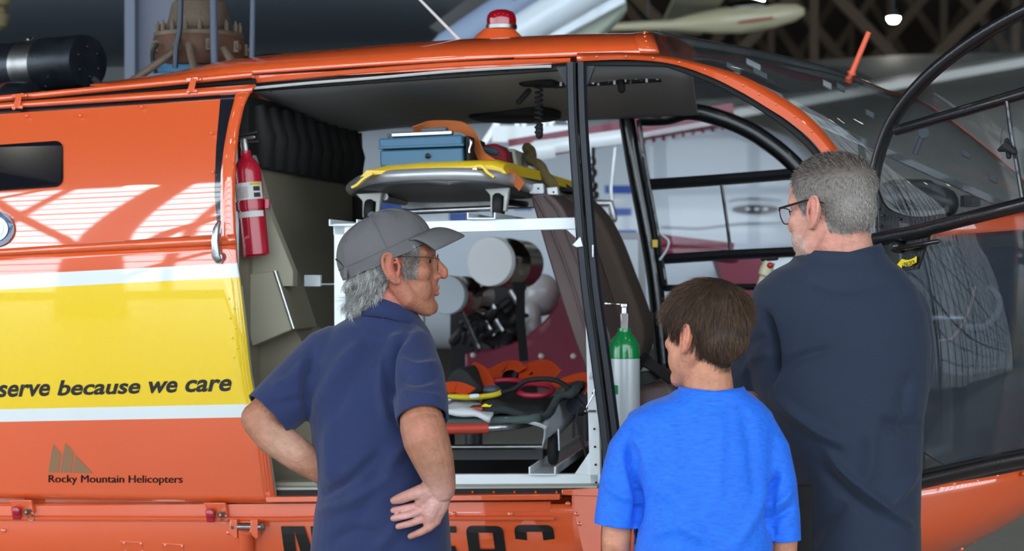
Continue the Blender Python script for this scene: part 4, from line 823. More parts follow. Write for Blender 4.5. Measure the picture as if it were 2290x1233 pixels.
# blue case on the cot
M_blu = mat('blue_plastic', (62, 104, 132), .45, bump=.05, bscale=80)
bc = new('equipment_case', 'blue plastic hard case with silver handle on the yellow pad', 'case', 940, 372, .2)
def cpr(pts, w0, L): return [H(x, y, w0) for x, y in pts], HN*L
b = MB(); b.prism(*cpr(((849, 336), (1034, 329), (1036, 366), (850, 374)), .20, .3)); b.build('case_body', M_blu, bc, bevel=.006)
b = MB(); b.prism(*cpr(((846, 310), (1033, 301), (1034, 327), (848, 334)), .195, .31)); ld = b.build('case_lid', M_blu, bc, bevel=.006)
b = MB(); b.bar(H(846, 331, .193), H(1037, 324, .193), .008, .016, HN); b.build('lid_ridge', M_blu, ld, bevel=.002)
b = MB(); b.lathe([(.008, -.002), (.008, .004), (.005, .006)], H(957, 349, .195), -HN, 16); b.build('lock', mat('lock_dark', (30, 24, 24), .3, .5), bc)
b = MB(); b.bar(H(877, 303, .24), H(1013, 297, .24), .014, .03, HN); b.build('handle_bar', M_al, ld, bevel=.003)
b = MB(); b.bar(H(945, 293, .26), H(1000, 289, .26), .012, .04, HN); b.build('handle_mount', mat('grey_plastic', (70, 80, 92), .4), ld, bevel=.002); b = MB(); b.box(H(869, 304, .235), .009, .012, .012); b.build('handle_mount', mat('grey_plastic', (70, 80, 92), .4), ld, bevel=.002)
b = MB(); q0 = H(1034, 303, .2)+HU*.004; b.prism([q0+HN*.02, q0+HN*.29, H(1036, 364, .2)+HU*.004+HN*.29, H(1036, 364, .2)+HU*.004+HN*.02], HU*.014); b.build('case_end_panel', M_rub, bc, bevel=.003)
b = MB(); b.tube([H(1046+2*math.sin(k*.9), 312+5*k, .2)+HU*.008 for k in range(7)], .0035, 6); b.build('end_latch', M_cr, bc)
b = MB(); b.cap([H(1050, 333, .35), H(1085, 335, .35), H(1108, 341, .35)], .010, 8); b.build('carry_loop', mat('blue_webbing', (36, 62, 80), .6), bc)
# orange strap over the case
M_ors = mat('orange_webbing', (190, 104, 52), .7, bump=.2, bscale=120)
b = MB(); b.ribbon([H(x, y, w) for x, y, w in crom([(925, 292, .35), (960, 282, .36), (1015, 282, .34), (1042, 290, .32), (1062, 315, .3), (1078, 350, .26), (1110, 372, .22), (1145, 395, .18), (1168, 418, .17)], 5)], .034, .004, HU*.55+UP*.7-HN*.5); tag(b.build('orange_strap', M_ors), 'faded orange webbing strap slung over the blue case', 'strap')
# further gear at the back of the cot
b = MB(); b.prism(hpoly([(1070, 325), (1110, 320), (1130, 335), (1135, 372), (1085, 372)], .5), HN*.2); rb = b.build('red_pouch', mat('crimson_nylon', (130, 24, 40), .7, bump=.1), None, bevel=.01); tag(rb, 'small crimson pouch behind the blue case', 'pouch')
mo = new('monitor_box', 'beige box with louvred end behind the red pouch', 'box', 1135, 375, .6)
b = MB(); b.prism(hpoly([(1112, 334), (1150, 332), (1158, 372), (1118, 375)], .6), HN*.25); b.build('box_body', mat('ivory_box', (168, 164, 150), .5), mo, bevel=.006)
for k in range(3): b = MB(); b.bar(H(1122+10*k, 340, .595), H(1126+10*k, 368, .595), .007, .006, HN); b.build('louvre', M_rub, mo)
b = MB(); b.prism(hpoly([(1115, 376), (1190, 372), (1200, 388), (1125, 392)], .55), HN*.3); tag(b.build('grey_tray', mat('pale_tray', (150, 148, 138), .6), None, bevel=.004), 'flat pale grey tray lying under the beige box', 'tray')
b = MB(); b.tube([H(x, y, w) for x, y, w in crom([(1178, 330, .8), (1190, 345, .75), (1186, 358, .7), (1205, 370, .65), (1222, 395, .6), (1240, 420, .55)], 5)], [.017+.002*math.sin(i*.9) for i in range(26)], 10); tag(b.build('khaki_roll', mat('khaki_cloth', (110, 96, 62), .8, var=.2, vscale=30, bump=.4, bscale=30)), 'khaki cloth roll hanging at the end of the cot', 'cloth roll')
b = MB(); b.prism(hpoly([(1150, 400), (1240, 392), (1290, 430), (1180, 428)], .9), HN*.2); tag(b.build('dark_bag', mat('dark_nylon', (30, 28, 28), .8, bump=.2), None, bevel=.01), 'dark nylon bag at the foot of the upper cot', 'bag')
for k, (x, y) in enumerate(((1182, 412), (1222, 420))):
    b = MB(); b.prism(hpoly([(x, y), (x+32-8*k, y-2), (x+34-8*k, y+22-6*k), (x+2, y+22-6*k)], .4), HN*.04); pl = b.build('white_bracket', M_wenam, None, bevel=.003); tag(pl, ('larger' if k == 0 else 'smaller')+' white drilled bracket above the brown seat', 'bracket')
    b = MB(); b.lathe([(.003, 0), (.003, .003)], H(x+22-6*k, y+10, .4), -HN, 8); b.build('bolt_hole', M_rub, pl)
# seats
M_lea = mat('brown_leather', (86, 68, 66), .45, var=.06, vscale=6, bump=.1, bscale=20)
M_lea2 = mat('brown_fabric', (74, 60, 52), .8, var=.06, vscale=6, bump=.1, bscale=60)
def rounded(pts): return crom(pts, 4)
se = new('pilot_seat', 'brown leather seat back leaning behind the white rack post', 'seat', 1330, 1090, .45)
back = [(1187, 440), (1200, 432), (1228, 434), (1262, 470), (1300, 560), (1340, 680), (1380, 800), (1392, 880), (1345, 890), (1300, 800), (1262, 690), (1222, 560)]
b = MB(); b.prism([H(x, y, .40) for x, y in rounded(back)], HN*.42); b.build('seat_back', M_lea, se, bevel=.02)
b = MB(); b.tube(hpl([(1196, 442), (1235, 520), (1280, 640), (1325, 790), (1352, 880)], .395), .004, 6); b.tube(hpl([(1218, 438), (1250, 480), (1290, 580), (1330, 690), (1372, 810)], .395), .004, 6); b.build('seat_piping', M_lea, se)
b = MB(); b.prism([H(x, y, .42) for x, y in ((1330, 872), (1500, 850), (1520, 900), (1500, 940), (1335, 950))], HN*.42); b.build('seat_cushion', M_lea, se, bevel=.02)
b = MB(); b.prism([H(x, y, .45) for x, y in ((1345, 945), (1495, 938), (1495, 1094), (1345, 1094))], HN*.36); b.build('seat_base', M_rub, se)
se2 = new('pilot_seat', 'brown fabric seat back further into the cockpit, behind the leather one', 'seat', 1420, 1090, .95)
back2 = [(1232, 440), (1290, 436), (1330, 470), (1365, 530), (1400, 620), (1430, 700), (1440, 750), (1430, 800), (1400, 850), (1350, 850), (1310, 720), (1262, 560)]
b = MB(); b.prism([H(x, y, .86) for x, y in rounded(back2)], HN*.4); b.build('seat_back', M_lea2, se2, bevel=.02)
b = MB(); b.tube(hpl([(1262, 440), (1300, 480), (1340, 570), (1375, 680), (1395, 790)], .855), .004, 6); b.build('seat_piping', M_lea2, se2)
b = MB(); b.prism([H(x, y, .88) for x, y in ((1360, 848), (1520, 830), (1540, 870), (1520, 920), (1365, 930))], HN*.38); b.build('seat_cushion', M_lea2, se2, bevel=.02)
b = MB(); b.prism([H(x, y, .9) for x, y in ((1370, 925), (1515, 918), (1515, 1040), (1370, 1040))], HN*.34); b.build('seat_base', M_rub, se2)
# harness
b = MB(); b.ribbon([H(x, y, w) for x, y, w in crom([(1432, 800, .4), (1450, 812, .36), (1475, 830, .36), (1500, 850, .38)], 5)], .04, .006, UP+HN); b.ribbon([H(x, y, w) for x, y, w in crom([(1425, 850, .35), (1455, 842, .36), (1490, 826, .4)], 5)], .035, .006, UP); tag(b.build('seat_harness', M_rub), 'black seat harness lying beside the oxygen cylinder', 'harness')

# lower stretcher
ls = new('field_stretcher', 'lower wheeled stretcher with red grip and steel rails', 'stretcher', 1120, 1062, .4)
b = MB(); b.tube([H(985, 960, .1), H(1094, 958, .1)], .0155, 16); b.build('hand_grip', mat('red_rubber', (176, 58, 44), .5), ls)
b = MB(); b.tube([H(x, y, w) for x, y, w in crom([(960, 960, .1), (1092, 958, .1), (1140, 954, .13), (1180, 948, .25), (1205, 938, .45), (1290, 898, 1.3)], 5)], .0115, 14); b.build('frame_rail', M_al, ls)
b = MB(); b.tube([H(x, y, w) for x, y, w in crom([(800, 962, .2), (790, 950, .4), (900, 902, 1.3)], 5)], .0115, 12); b.build('frame_rail', M_al, ls)
b = MB(); b.tube([H(780, 1001, .2), H(1215, 1000, .2)], .008, 12); b.build('cross_bar', M_st, ls)
b = MB(); b.bar(H(780, 1018, .3), H(1215, 1016, .3), .03, .03, HN); b.build('cross_bar', mat('dull_bar', (70, 70, 72), .5, .3), ls)
b = MB(); b.lathe([(.012, -.012), (.042, -.012), (.047, -.005), (.047, .005), (.042, .012), (.012, .012)], H(1237, 1005, .28), HU, 24); b.build('wheel', M_rub, ls)
b = MB(); b.tube([H(1247, 960, .3), H(1249, 1008, .3)], .005, 8); b.bar(H(1234, 950, .3), H(1236, 1000, .32), .02, .008, HN); b.build('wheel_fork', M_al, ls)
b = MB(); b.lathe([(.012, -.012), (.042, -.012), (.047, 0), (.042, .012), (.012, .012)], H(1003, 990, .5), HU, 20); b.build('wheel', MATS['dull_red'], ls)
def sheet(name, pts, w0, m, label, cat, th=.012, wav=.008, L=.7, parent=None):
    """soft slab: front edge pixels at depth w0, running back along the stretcher"""
    fr = [H(x, y, w0) for x, y in crom(pts, 4)]; rows = []
    for k in range(9):
        t = k/8; rows.append([p+HN*L*t+UP*(wav*math.sin(i*.9+k*1.7)+.012*math.sin(math.pi*t)) for i, p in enumerate(fr)])
    b = MB(); b.grid(rows); o = b.build(name, m, parent, solid=th); return tag(o, label, cat) if label else o
M_gb = mat('charcoal_blanket', (44, 50, 52), .9, var=.25, vscale=40, bump=.5, bscale=40)
sheet('mattress', [(940, 948), (1040, 946), (1120, 944), (1205, 938)], .14, mat('grey_green_pad', (70, 84, 82), .8), None, None, .02, 0, 1.1, ls)
sheet('folded_sheet', [(980, 928), (1010, 922), (1060, 930), (1095, 938)], .12, mat('white_linen', (208, 212, 214), .8, bump=.2, bscale=30), 'white folded sheet on the lower stretcher near the red grip', 'sheet', .014, .005, .3)
sheet('grey_blanket', [(1045, 928), (1075, 914), (1120, 922), (1190, 934), (1215, 938), (1236, 905), (1262, 885), (1290, 872)], .18, M_gb, 'charcoal folded blanket lying across the lower stretcher', 'blanket', .02, .008, .6)
fr = [H(*q) for q in crom([(1130, 938, .15), (1170, 942, .15), (1205, 950, .14), (1222, 958, .13)], 4)]
rows = [[H(*q) for q in crom(pt, 4)] for pt in ([(1214, 950, .17), (1240, 900, .3), (1270, 880, .45), (1290, 876, .6)], [(1218, 965, .165), (1246, 925, .28), (1276, 900, .42), (1297, 890, .58)], [(1216, 985, .16), (1240, 965, .26), (1270, 935, .42), (1296, 910, .56)], [(1213, 1000, .155), (1218, 980, .2), (1250, 972, .35), (1290, 930, .55)])]
b = MB(); b.grid(rows); b.tube(fr, .004, 6); tag(b.build('drape_sheet', mat('pale_grey_linen', (168, 172, 178), .8, var=.1, vscale=20, bump=.3, bscale=20), None, solid=.004), 'pale grey sheet draped over the right end of the stretcher', 'sheet')
def hose(name, pts, r, m, label, w=.3):
    b = MB(); b.cap([H(*(q if len(q) == 3 else (*q, w))) for q in crom(pts, 6)], r, 12); return tag(b.build(name, m), label, 'hose')
hose('red_hose', [(1085, 868, .45), (1105, 853, .5), (1150, 851, .5), (1190, 858, .45), (1228, 864, .4), (1236, 874, .35), (1215, 884, .3), (1175, 884, .3), (1156, 873, .35), (1170, 862, .42), (1200, 858, .46)], .0085, mat('rose_rubber', (164, 38, 62), .4), 'coiled rose red rubber hose on the dark blanket')
hose('yellow_hose', [(995, 892, .25), (1010, 888, .26), (1060, 889, .28), (1105, 884, .3), (1121, 878, .32)], .0085, mat('yellow_rubber', (206, 186, 40), .5), 'yellow hose with silver end on the lower stretcher')
hose('black_hose', [(1115, 880, .32), (1150, 870, .3), (1175, 853, .3), (1210, 848, .3), (1245, 852, .28), (1275, 872, .24), (1300, 905, .2), (1312, 915, .2)], .0075, M_rub, 'thick black hose arching over the red hose')
hose('thin_black_cable', [(1300, 905, .2), (1290, 935, .2), (1302, 985, .2), (1312, 1030, .2)], .004, M_rub, 'thin black cable hanging inside the right rack post')
M_os = mat('bright_orange_webbing', (206, 70, 24), .7, bump=.2, bscale=80)
def strap(pts, wd_, label, m=M_os, side=None): b = MB(); b.ribbon([H(*q) for q in crom(pts, 5)], wd_, .006, HN+UP*.6 if side is None else side); tag(b.build('orange_belt', m), label, 'belt')
strap([(1045, 828, .6), (1070, 842, .5), (1085, 868, .4), (1090, 880, .35)], .07, 'orange belt crossing the left of the stretcher load')
strap([(1095, 842, .75), (1130, 826, .75), (1150, 838, .7)], .09, 'orange belt bunched in front of the maroon cowl, left of centre')
strap([(1165, 848, .7), (1190, 825, .75), (1215, 830, .7), (1235, 848, .6)], .08, 'orange belt looped in front of the maroon cowl, right of centre')
strap([(995, 870, .3), (1020, 866, .32), (1052, 878, .3)], .05, 'short orange belt beside the yellow hose')
strap([(1230, 868, .5), (1270, 850, .5), (1310, 846, .4), (1312, 872, .3)], .035, 'orange-red belt curling at the right rack post')
b = MB(); b.prism([H(x, y, .35) for x, y in crom([(990, 860), (1010, 830), (1035, 826), (1060, 850), (1075, 880), (990, 884)], 3)], HN*.25); tag(b.build('black_kit_bag', mat('black_canvas', (34, 36, 36), .8, bump=.3, bscale=30), None, bevel=.015), 'slumped black kit bag on the stretcher behind the elbow', 'bag')
b = MB(); b.ball(H(1100, 872, .33), (.028, .03, .014), 10); tag(b.build('blue_grey_pouch', mat('slate_vinyl', (72, 80, 98), .5)), 'small slate blue pouch above the yellow hose', 'pouch')
b = MB(); b.lathe([(.024, -.005), (.028, 0), (.022, .006), (.008, .007)], H(1141, 841, .6), unit(UP*.8-HN*.6), 20); tag(b.build('chrome_buckle', M_cr), 'round chrome buckle on an orange belt', 'buckle')
for k, (x, y, l) in enumerate(((1062, 886, 'white plastic clip beside the short orange belt'), (1000, 895, 'silver hose end at the yellow hose'))): b = MB(); b.cap([H(x-8, y+1, .24), H(x+6, y, .24)], .007, 8); tag(b.build('hose_fitting', M_wenam if k == 0 else M_al), l, 'fitting')
b = MB(); b.add([H(x, y, .165) for x, y in crom([(1076, 910), (1085, 903), (1094, 907), (1100, 905), (1096, 911)], 2)], [tuple(range(9))]); tag(b.build('yellow_tab', MATS['sticker_yellow'], None, solid=.004), 'small yellow cloth tab on the charcoal blanket', 'tab')
b = MB(); b.cap([H(1055, 915, .17), H(1076, 915, .17)], .005, 8); tag(b.build('coral_tab', mat('coral_cloth', (190, 70, 56), .7)), 'short coral red tab at the blanket edge', 'tab')
b = MB(); b.lathe([(.03, 0), (.034, .02), (.028, .05), (.0, .055)], H(1305, 905, .33), unit(-HN-HU*.5), 20); tag(b.build('respirator_cup', mat('slate_rubber', (58, 62, 74), .5)), 'round slate rubber cup beside the right rack post', 'mask')
# ------------------------------------------------------------------ people
def Rz(a): c, s = math.cos(a), math.sin(a); return np.array([[c,-s,0],[s,c,0],[0,0,1]])
def Rx(a): c, s = math.cos(a), math.sin(a); return np.array([[1,0,0],[0,c,-s],[0,s,c]])
def Ry(a): c, s = math.cos(a), math.sin(a); return np.array([[c,0,s],[0,1,0],[-s,0,c]])
class Head:
    """head frame: face towards +y, z up, origin between the ears"""
    def __init__(s, o, yaw, pitch=0, roll=0, sc=1.0): s.o = np.array(o, float); s.R = Rz(math.radians(yaw))@Ry(math.radians(roll))@Rx(math.radians(pitch)); s.sc = sc
    def __call__(s, x, y, z): return s.o+s.R@(V(x, y, z)*s.sc)
    def inv(s, p): return (np.asarray(p)-s.o)@s.R/s.sc
def head_parts(b, h, jaw=1.0, nose=1.0, ear=1.0, neck=None, face=1.0, earL=0, earR=0):
    k = h.sc; E = lambda c, r, n=14: b.ball(h(*c), V(*r)*k, n, R=h.R); C = lambda ps, rs, n=12: b.cap([h(*p) for p in ps], [r*k for r in rs], n)
    E((0, -.012, .040), (.076, .098, .076), 18); E((0, .018, .03), (.070, .072, .072), 16); E((0, -.048, -.004), (.062, .056, .062), 14)
    E((0, .036, -.025), (.060*face, .054, .085), 16)
    ew = {-1: earL, 1: earR}
    for s in (-1, 1):
        C([(s*.050, .000, -.040), (s*.044*jaw, .028, -.074), (s*.016, .072, -.098)], [.024, .024*jaw, .022]); E((s*.030, .042, -.055), (.031*face, .042, .048)); C([(s*.046, .064, .0135), (s*.031, .0785, .0165), (s*.017, .077, .013)], [.003, .0042, .003], 8); C([(s*.046, .064, .004), (s*.031, .0770, -.001), (s*.017, .076, .003)], [.003, .004, .003], 8)
        E((s*.043, .052, -.018), (.024, .028, .026)); C([(s*.048, .064, .027), (s*.02, .083, .030), (0, .086, .028)], [.010, .011, .010])
        E((s*.031, .067, .008), (.0125, .0115, .0115), 10)
        E((s*.011*nose, .097, -.027), (.009, .011, .008), 8)
        C([(s*.020, .086, -.056), (s*.008, .099, -.053), (0, .100, -.0535)], [.004, .0055, .005]); C([(s*.018, .086, -.060), (s*.006, .097, -.0660), (0, .098, -.0665)], [.004, .0062, .006])
        # ear: rim, bowl, lobe
        ec = V(s*(.076-ew[s]), -.010, -.010); tilt = 12*math.pi/180
        def ep(u, v, w=0): return (ec[0]+s*(w+.010+(-u)*.40*ear), ec[1]+u*ear+v*-math.sin(tilt), ec[2]+v*ear)
        rim = [(.010, -.010), (.014, .008), (.010, .024), (-.002, .032), (-.014, .028), (-.020, .014), (-.019, -.004), (-.013, -.018), (-.004, -.028), (.005, -.030), (.009, -.022)]
        C([ep(u, v) for u, v in crom(rim, 3)], [.0042]*31, 8)
        C([ep(u, v, -.006) for u, v in ((-.004, .022), (-.009, .006), (-.006, -.014), (.001, -.025))], [.0105, .0125, .0115, .009], 8)
        C([ep(u, v, -.002) for u, v in ((.006, .012), (-.004, .012), (-.009, -.004), (-.002, -.014))], [.003, .0035, .0035, .003], 8); C([ep(.010, -.006, .000), ep(.008, -.014, 0)], [.004, .004], 8)
    E((0, .068, -.046), (.034, .031, .036)); E((0, .083, -.097), (.021, .018, .019)); E((0, .056, -.082), (.040, .037, .030))
    C([(0, .082, .024), (0, .096, .006), (0, .105*nose, -.016), (0, .105*nose, -.023)], [.0085, .009, .0115, .0110]); E((0, .086, -.014), (.015, .018, .024), 10); E((0, .088, -.036), (.015, .014, .014), 10)
    E((0, .058, .050), (.05, .028, .035))
def skin_col(me, base, spots, h=None):
    co, no = mesh_arrays(me); c = np.tile(np.array(lin(base)), (len(co), 1))
    for p, r, rgb, st in spots:
        d = np.linalg.norm(co-np.asarray(p), axis=1); k = np.exp(-(d/r)**2)[:, None]*st; c = c*(1-k)+np.array(lin(rgb))*k
    return co, no, c
def set_col(me, c):
    a = me.color_attributes.new('Col', 'FLOAT_COLOR', 'POINT'); a.data.foreach_set('color', np.hstack([c, np.ones((len(c), 1))]).astype(np.float32).ravel())
def strands(name, roots, nrm, dirs, length, seg, r, cols, parent, m, curl=0, lift=.35, grav=0.0, base=None, wave=6.5, relax=.45, clump=0):
    """hair: thin tapered three-sided strands; base = (verts, faces, colours) of the close under-hair"""
    n = len(roots); P_ = roots.copy(); clump = clump or n; d = dirs*(1-lift)+nrm*lift; d /= np.linalg.norm(d, axis=1)[:, None]; L = np.asarray(length)*np.ones(n); st = (L/seg)[:, None]
    ph = RNG.uniform(0, 6.28, n); pts = [P_.copy()]; cc = RNG.choice(n, clump, False) if clump < n else None
    side = np.cross(d, nrm); side /= np.linalg.norm(side, axis=1)[:, None]+1e-9
    if cc is not None:
        near = np.array([np.argmin(((roots[cc]-q)**2).sum(1)) for q in roots]); ph = ph[cc][near]+RNG.normal(0, .35, n); side = side[cc][near]; dirs = dirs*.5+dirs[cc][near]*.5+RNG.normal(0, .35, (clump, 3))[near]; L = L[cc][near]*RNG.uniform(.8, 1.1, n); st = (L/seg)[:, None]; cols = cols*RNG.uniform(.45, 1.25, (clump, 1))[near]
    for k in range(seg):
        t = (k+1)/seg; d = d*(1-relax)+dirs*relax+np.array([0,0,-grav]); d /= np.linalg.norm(d, axis=1)[:, None]
        P_ = P_+d*st
        off = (side*np.cos(ph+t*wave)[:, None]+nrm*np.sin(ph+t*wave)[:, None])*curl*t**.5 if curl else 0
        pts.append(P_+off)
    pts = np.stack(pts, 1); vs = []; 
    up = np.cross(side, dirs); rad = r*np.linspace(1, .25, seg+1)
    a = [0, 2.094, 4.188]; ring = np.stack([pts+(side[:, None]*math.cos(q)+nrm[:, None]*math.sin(q))*rad[None, :, None] for q in a], 2)    # n, seg+1, 3, 3
    vs = ring.reshape(-1, 3); idx = np.arange(n*(seg+1)*3).reshape(n, seg+1, 3); fs = []
    for j in range(3):
        q = (j+1) % 3; fs.append(np.stack([idx[:, :-1, j], idx[:, :-1, q], idx[:, 1:, q], idx[:, 1:, j]], -1).reshape(-1, 4))
    fs = np.concatenate(fs).tolist(); col = np.repeat(cols, (seg+1)*3, 0)
    if base is not None:
        o = len(vs); vs = np.vstack([vs, base[0]]); fs = fs+[tuple(i+o for i in f) for f in base[1]]; col = np.vstack([col, base[2]])
    me = bpy.data.meshes.new(name); me.from_pydata(vs.tolist(), [], fs); set_col(me, col); return link_mesh(name, me, m, parent)
def torso(b, d, rings, n=36, ex=2.4):
    rows = []
    for py, xl, xr, dc, hd in rings:
        cx = (xl+xr)/2; hw = (xr-xl)/2*(d+dc)/F; c = P(cx, py, d+dc); row = []
        for k in range(n):
            a = 2*math.pi*k/n; q = lambda v: math.copysign(abs(v)**(2/ex), v); row.append(c+V(q(math.cos(a))*hw, q(math.sin(a))*hd, 0))
        rows.append(row)
    return b.grid(rows, 0, True, True)
def limb(b, pts, n=20, grow=0): return b.cap([P(x, y, d) for x, y, d, r in pts], [r*d/F+grow for x, y, d, r in pts], n)
def sleeve(b, pts, n=24):
    """sleeve: rounded at the shoulder, flat at the cuff"""
    p = [P(x, y, d) for x, y, d, r in pts]; r = [r*d/F for x, y, d, r in pts]; a = unit(p[0]-p[1]); A = []; RA = []
    for q in (80, 60, 35): A.append(p[0]+a*r[0]*math.sin(math.radians(q))); RA.append(r[0]*math.cos(math.radians(q)))
    return b.tube(A+p, RA+r, n)
def cuff(pts, back=.012, lim=None):
    """where a sleeve is cut open"""
    p, q = P(*pts[-1][:3]), P(*pts[-2][:3]); a = unit(p-q); c = p-a*back; R = pts[-1][3]*pts[-1][2]/F*1.12
    def inside(v):
        w = np.array(v)-c; h = w@a; return -.012 < h < .03 and np.linalg.norm(w-a*h) < R and (lim is None or lim(v))
    return (c, a, .15, inside)
def tuck(me, shirt, org, ok):
    """draw the covered skin inside the cloth"""
    from mathutils.bvhtree import BVHTree
    bm = bmesh.new(); bm.from_mesh(shirt); bmesh.ops.recalc_face_normals(bm, faces=bm.faces); t = BVHTree.FromBMesh(bm); bm.free(); co, no = mesh_arrays(me)
    lo = np.array([v.co[:] for v in shirt.vertices]); mn, mx = lo.min(0)-.05, lo.max(0)+.05
    px, py = proj(co+np.array(org)); okm = ok(px, py, co[:, 1]+org[1])
    for i in np.where(((co > mn) & (co < mx)).all(1) & okm)[0]:
        p, n, _, dist = t.find_nearest(Vector(co[i]), .06)
        if p is None: continue
        w = Vector(co[i])-p; k = w.dot(n)
        if (w-n*k).length < .004 and k > -.012: co[i] = np.array(p-n*.013)
    me.vertices.foreach_set('co', co.ravel()); me.update()
def relax(me, mask, it):
    """soften part of the body"""
    n = len(me.vertices); e = np.empty(len(me.edges)*2, int); me.edges.foreach_get('vertices', e); e = e.reshape(-1, 2); co, _ = mesh_arrays(me); mk = mask[:, None].astype(float)
    cnt = np.bincount(e.ravel(), minlength=n)[:, None]
    for _ in range(it):
        s = np.stack([np.bincount(e[:, 0], co[e[:, 1], k], n)+np.bincount(e[:, 1], co[e[:, 0], k], n) for k in range(3)], 1)/cnt; co = co+(s-co)*.6*mk
    me.vertices.foreach_set('co', co.ravel()); me.update()
def folds(me, lines, front=True):
    """cloth folds: ridges and valleys along lines drawn on the cloth (pixels, width, height in metres)"""
    co, no = mesh_arrays(me); px, py = proj(co); q = np.stack([px, py], 1); disp = np.zeros(len(co))
    for pts, w, amp in lines:
        c = np.array([np.array(p, float) for p in crom(pts, 5)]); best = np.full(len(co), 1e9); tt = np.zeros(len(co)); n = len(c)-1
        for i in range(n):
            a, e = c[i], c[i+1]-c[i]; t = np.clip(((q-a)@e)/(e@e), 0, 1); dd_ = np.linalg.norm(q-a-t[:, None]*e, axis=1); m_ = dd_ < best; best[m_] = dd_[m_]; tt[m_] = (i+t[m_])/n
        disp += 2.0*amp*np.exp(-(best/w)**2)*np.clip(np.sin(np.pi*np.clip(tt, .03, .97))*1.6, 0, 1)
    if front: disp *= np.clip(-no[:, 1]*2+.3, 0, 1)
    co = co+no*disp[:, None]; me.vertices.foreach_set('co', co.ravel()); me.update()
def cut(me, cuts):
    """open the cloth: (point, outward direction, reach)"""
    bm = bmesh.new(); bm.from_mesh(me)
    for p, nrm, reach, *lim in cuts:
        p = Vector(p); vs = [v for v in bm.verts if (v.co-p).length < reach and (not lim or lim[0](v.co))]; s = set(vs); es = [e for e in bm.edges if e.verts[0] in s and e.verts[1] in s]; fs = [f for f in bm.faces if all(v in s for v in f.verts)]
        bmesh.ops.bisect_plane(bm, geom=vs+es+fs, plane_co=p, plane_no=Vector(nrm), clear_outer=True)
    bm.to_mesh(me); bm.free(); me.update()
def trousers(root, d, xl, xr, ytop, m, ms, gap=0):
    b = MB(); L, R_ = P(xl, ytop, d), P(xr, ytop, d); w = (R_[0]-L[0]); c = (L+R_)/2
    b.ball(c-UP*.10, (w*.5, .125, .17), 16)
    for s in (-1, 1):
        hx = c[0]+s*w*.25; b.cap([V(hx, d, c[2]-.12), V(hx+s*.02, d+.01, c[2]*.5), V(hx+s*.03, d, .10)], [w*.26, w*.19, w*.165], 20)
    me = remesh(b, .008, 2); link_mesh('trousers', me, m, root)
    for s in (-1, 1):
        hx = c[0]+s*(w*.25+.03); b = MB(); b.cap([V(hx, d-.08, .045), V(hx, d+.05, .045), V(hx+s*.01, d+.15, .035)], [.045, .046, .035], 14); b.build('shoe', ms, root)
M_skin = mat('skin', (200, 150, 128), .5, attr=True, var=.15, vscale=60, bump=.25, bscale=160, spec=.35)
def moved(me, v):
    m = me.copy(); m.transform(Matrix.Translation(v)); return m
M_hair = mat('hair', (60, 50, 45), .45, attr=True, spec=.4)
M_den = mat('dark_denim', (34, 38, 50), .85); M_shoe = mat('dark_shoe_leather', (30, 26, 24), .5); M_blackcl = mat('black_cloth', (16, 16, 18), .85, bump=.15)
M_gl = glass('spectacle_lens', (.96, .97, .97), 1.5)
M_wire = mat('wire_frame', (120, 112, 100), .3, .9)

# ---------- older man, left
d = 4.6
mA = thing('person', 'man in grey cap and navy polo shirt with hands on his back', 'person', (P(860, 600, d)[0], d, 0))
hA = Head(P(882, 592, d), -82, 0, 0, 1.0)
b = MB(); head_parts(b, hA, jaw=1.05, nose=1.08, ear=1.08, face=1.03)
limb(b, [(868, 640, d+.01, 62), (862, 700, d+.01, 66), (850, 770, d+.02, 80)])
torso(b, d, [(760, 730, 940, .03, .09), (850, 715, 945, .03, .11), (1000, 735, 970, .03, .12), (1200, 730, 975, .03, .12)])
limb(b, [(720, 805, d, 44), (640, 885, d-.02, 44), (582, 935, d-.05, 40)]); limb(b, [(578, 938, d-.05, 40), (610, 975, d-.05, 42), (670, 1020, d-.06, 37), (725, 1055, d-.04, 32)])
limb(b, [(918, 800, d-.05, 44), (938, 900, d-.14, 46), (944, 950, d-.18, 50)]); limb(b, [(944, 950, d-.18, 51), (953, 985, d-.19, 52), (970, 1030, d-.19, 46), (984, 1075, d-.185, 36), (987, 1092, d-.18, 33)])
dh = d-.185                                                            # the hand resting on his back
def fing(pts, rs): b.cap([P(x, y, dh+o) for x, y, o in pts], [r*dh/F for r in rs], 14)
fing([(984, 1092, .012), (972, 1112, .012), (960, 1132, .014)], [27, 27, 25]); fing([(972, 1120, .010), (962, 1150, .012), (960, 1164, .014)], [26, 22, 17]); fing([(990, 1100, .012), (985, 1130, .014), (970, 1165, .014)], [22, 20, 15]); fing([(955, 1095, .004), (945, 1110, .002), (940, 1122, .006)], [20, 20, 14])
fing([(962, 1100, .002), (940, 1100, -.006), (918, 1107, -.006), (897, 1115, -.002), (881, 1120, 0)], [20, 16.5, 13.5, 12.5, 9])
fing([(948, 1130, .016), (930, 1132, .013), (905, 1137, .010), (880, 1142, .012)], [10, 8.8, 8.4, 7.4])
fing([(952, 1140, .016), (934, 1146, .004), (906, 1154, -.002), (880, 1160, .002)], [10, 8.9, 8.6, 7.7])
fing([(960, 1154, .016), (944, 1162, .010), (918, 1171, .008), (891, 1178, .010)], [10, 9, 8.5, 7.4])
fing([(975, 1165, .012), (958, 1182, .008), (940, 1191, .006), (918, 1200, .010)], [12, 9.2, 8.4, 7.2])
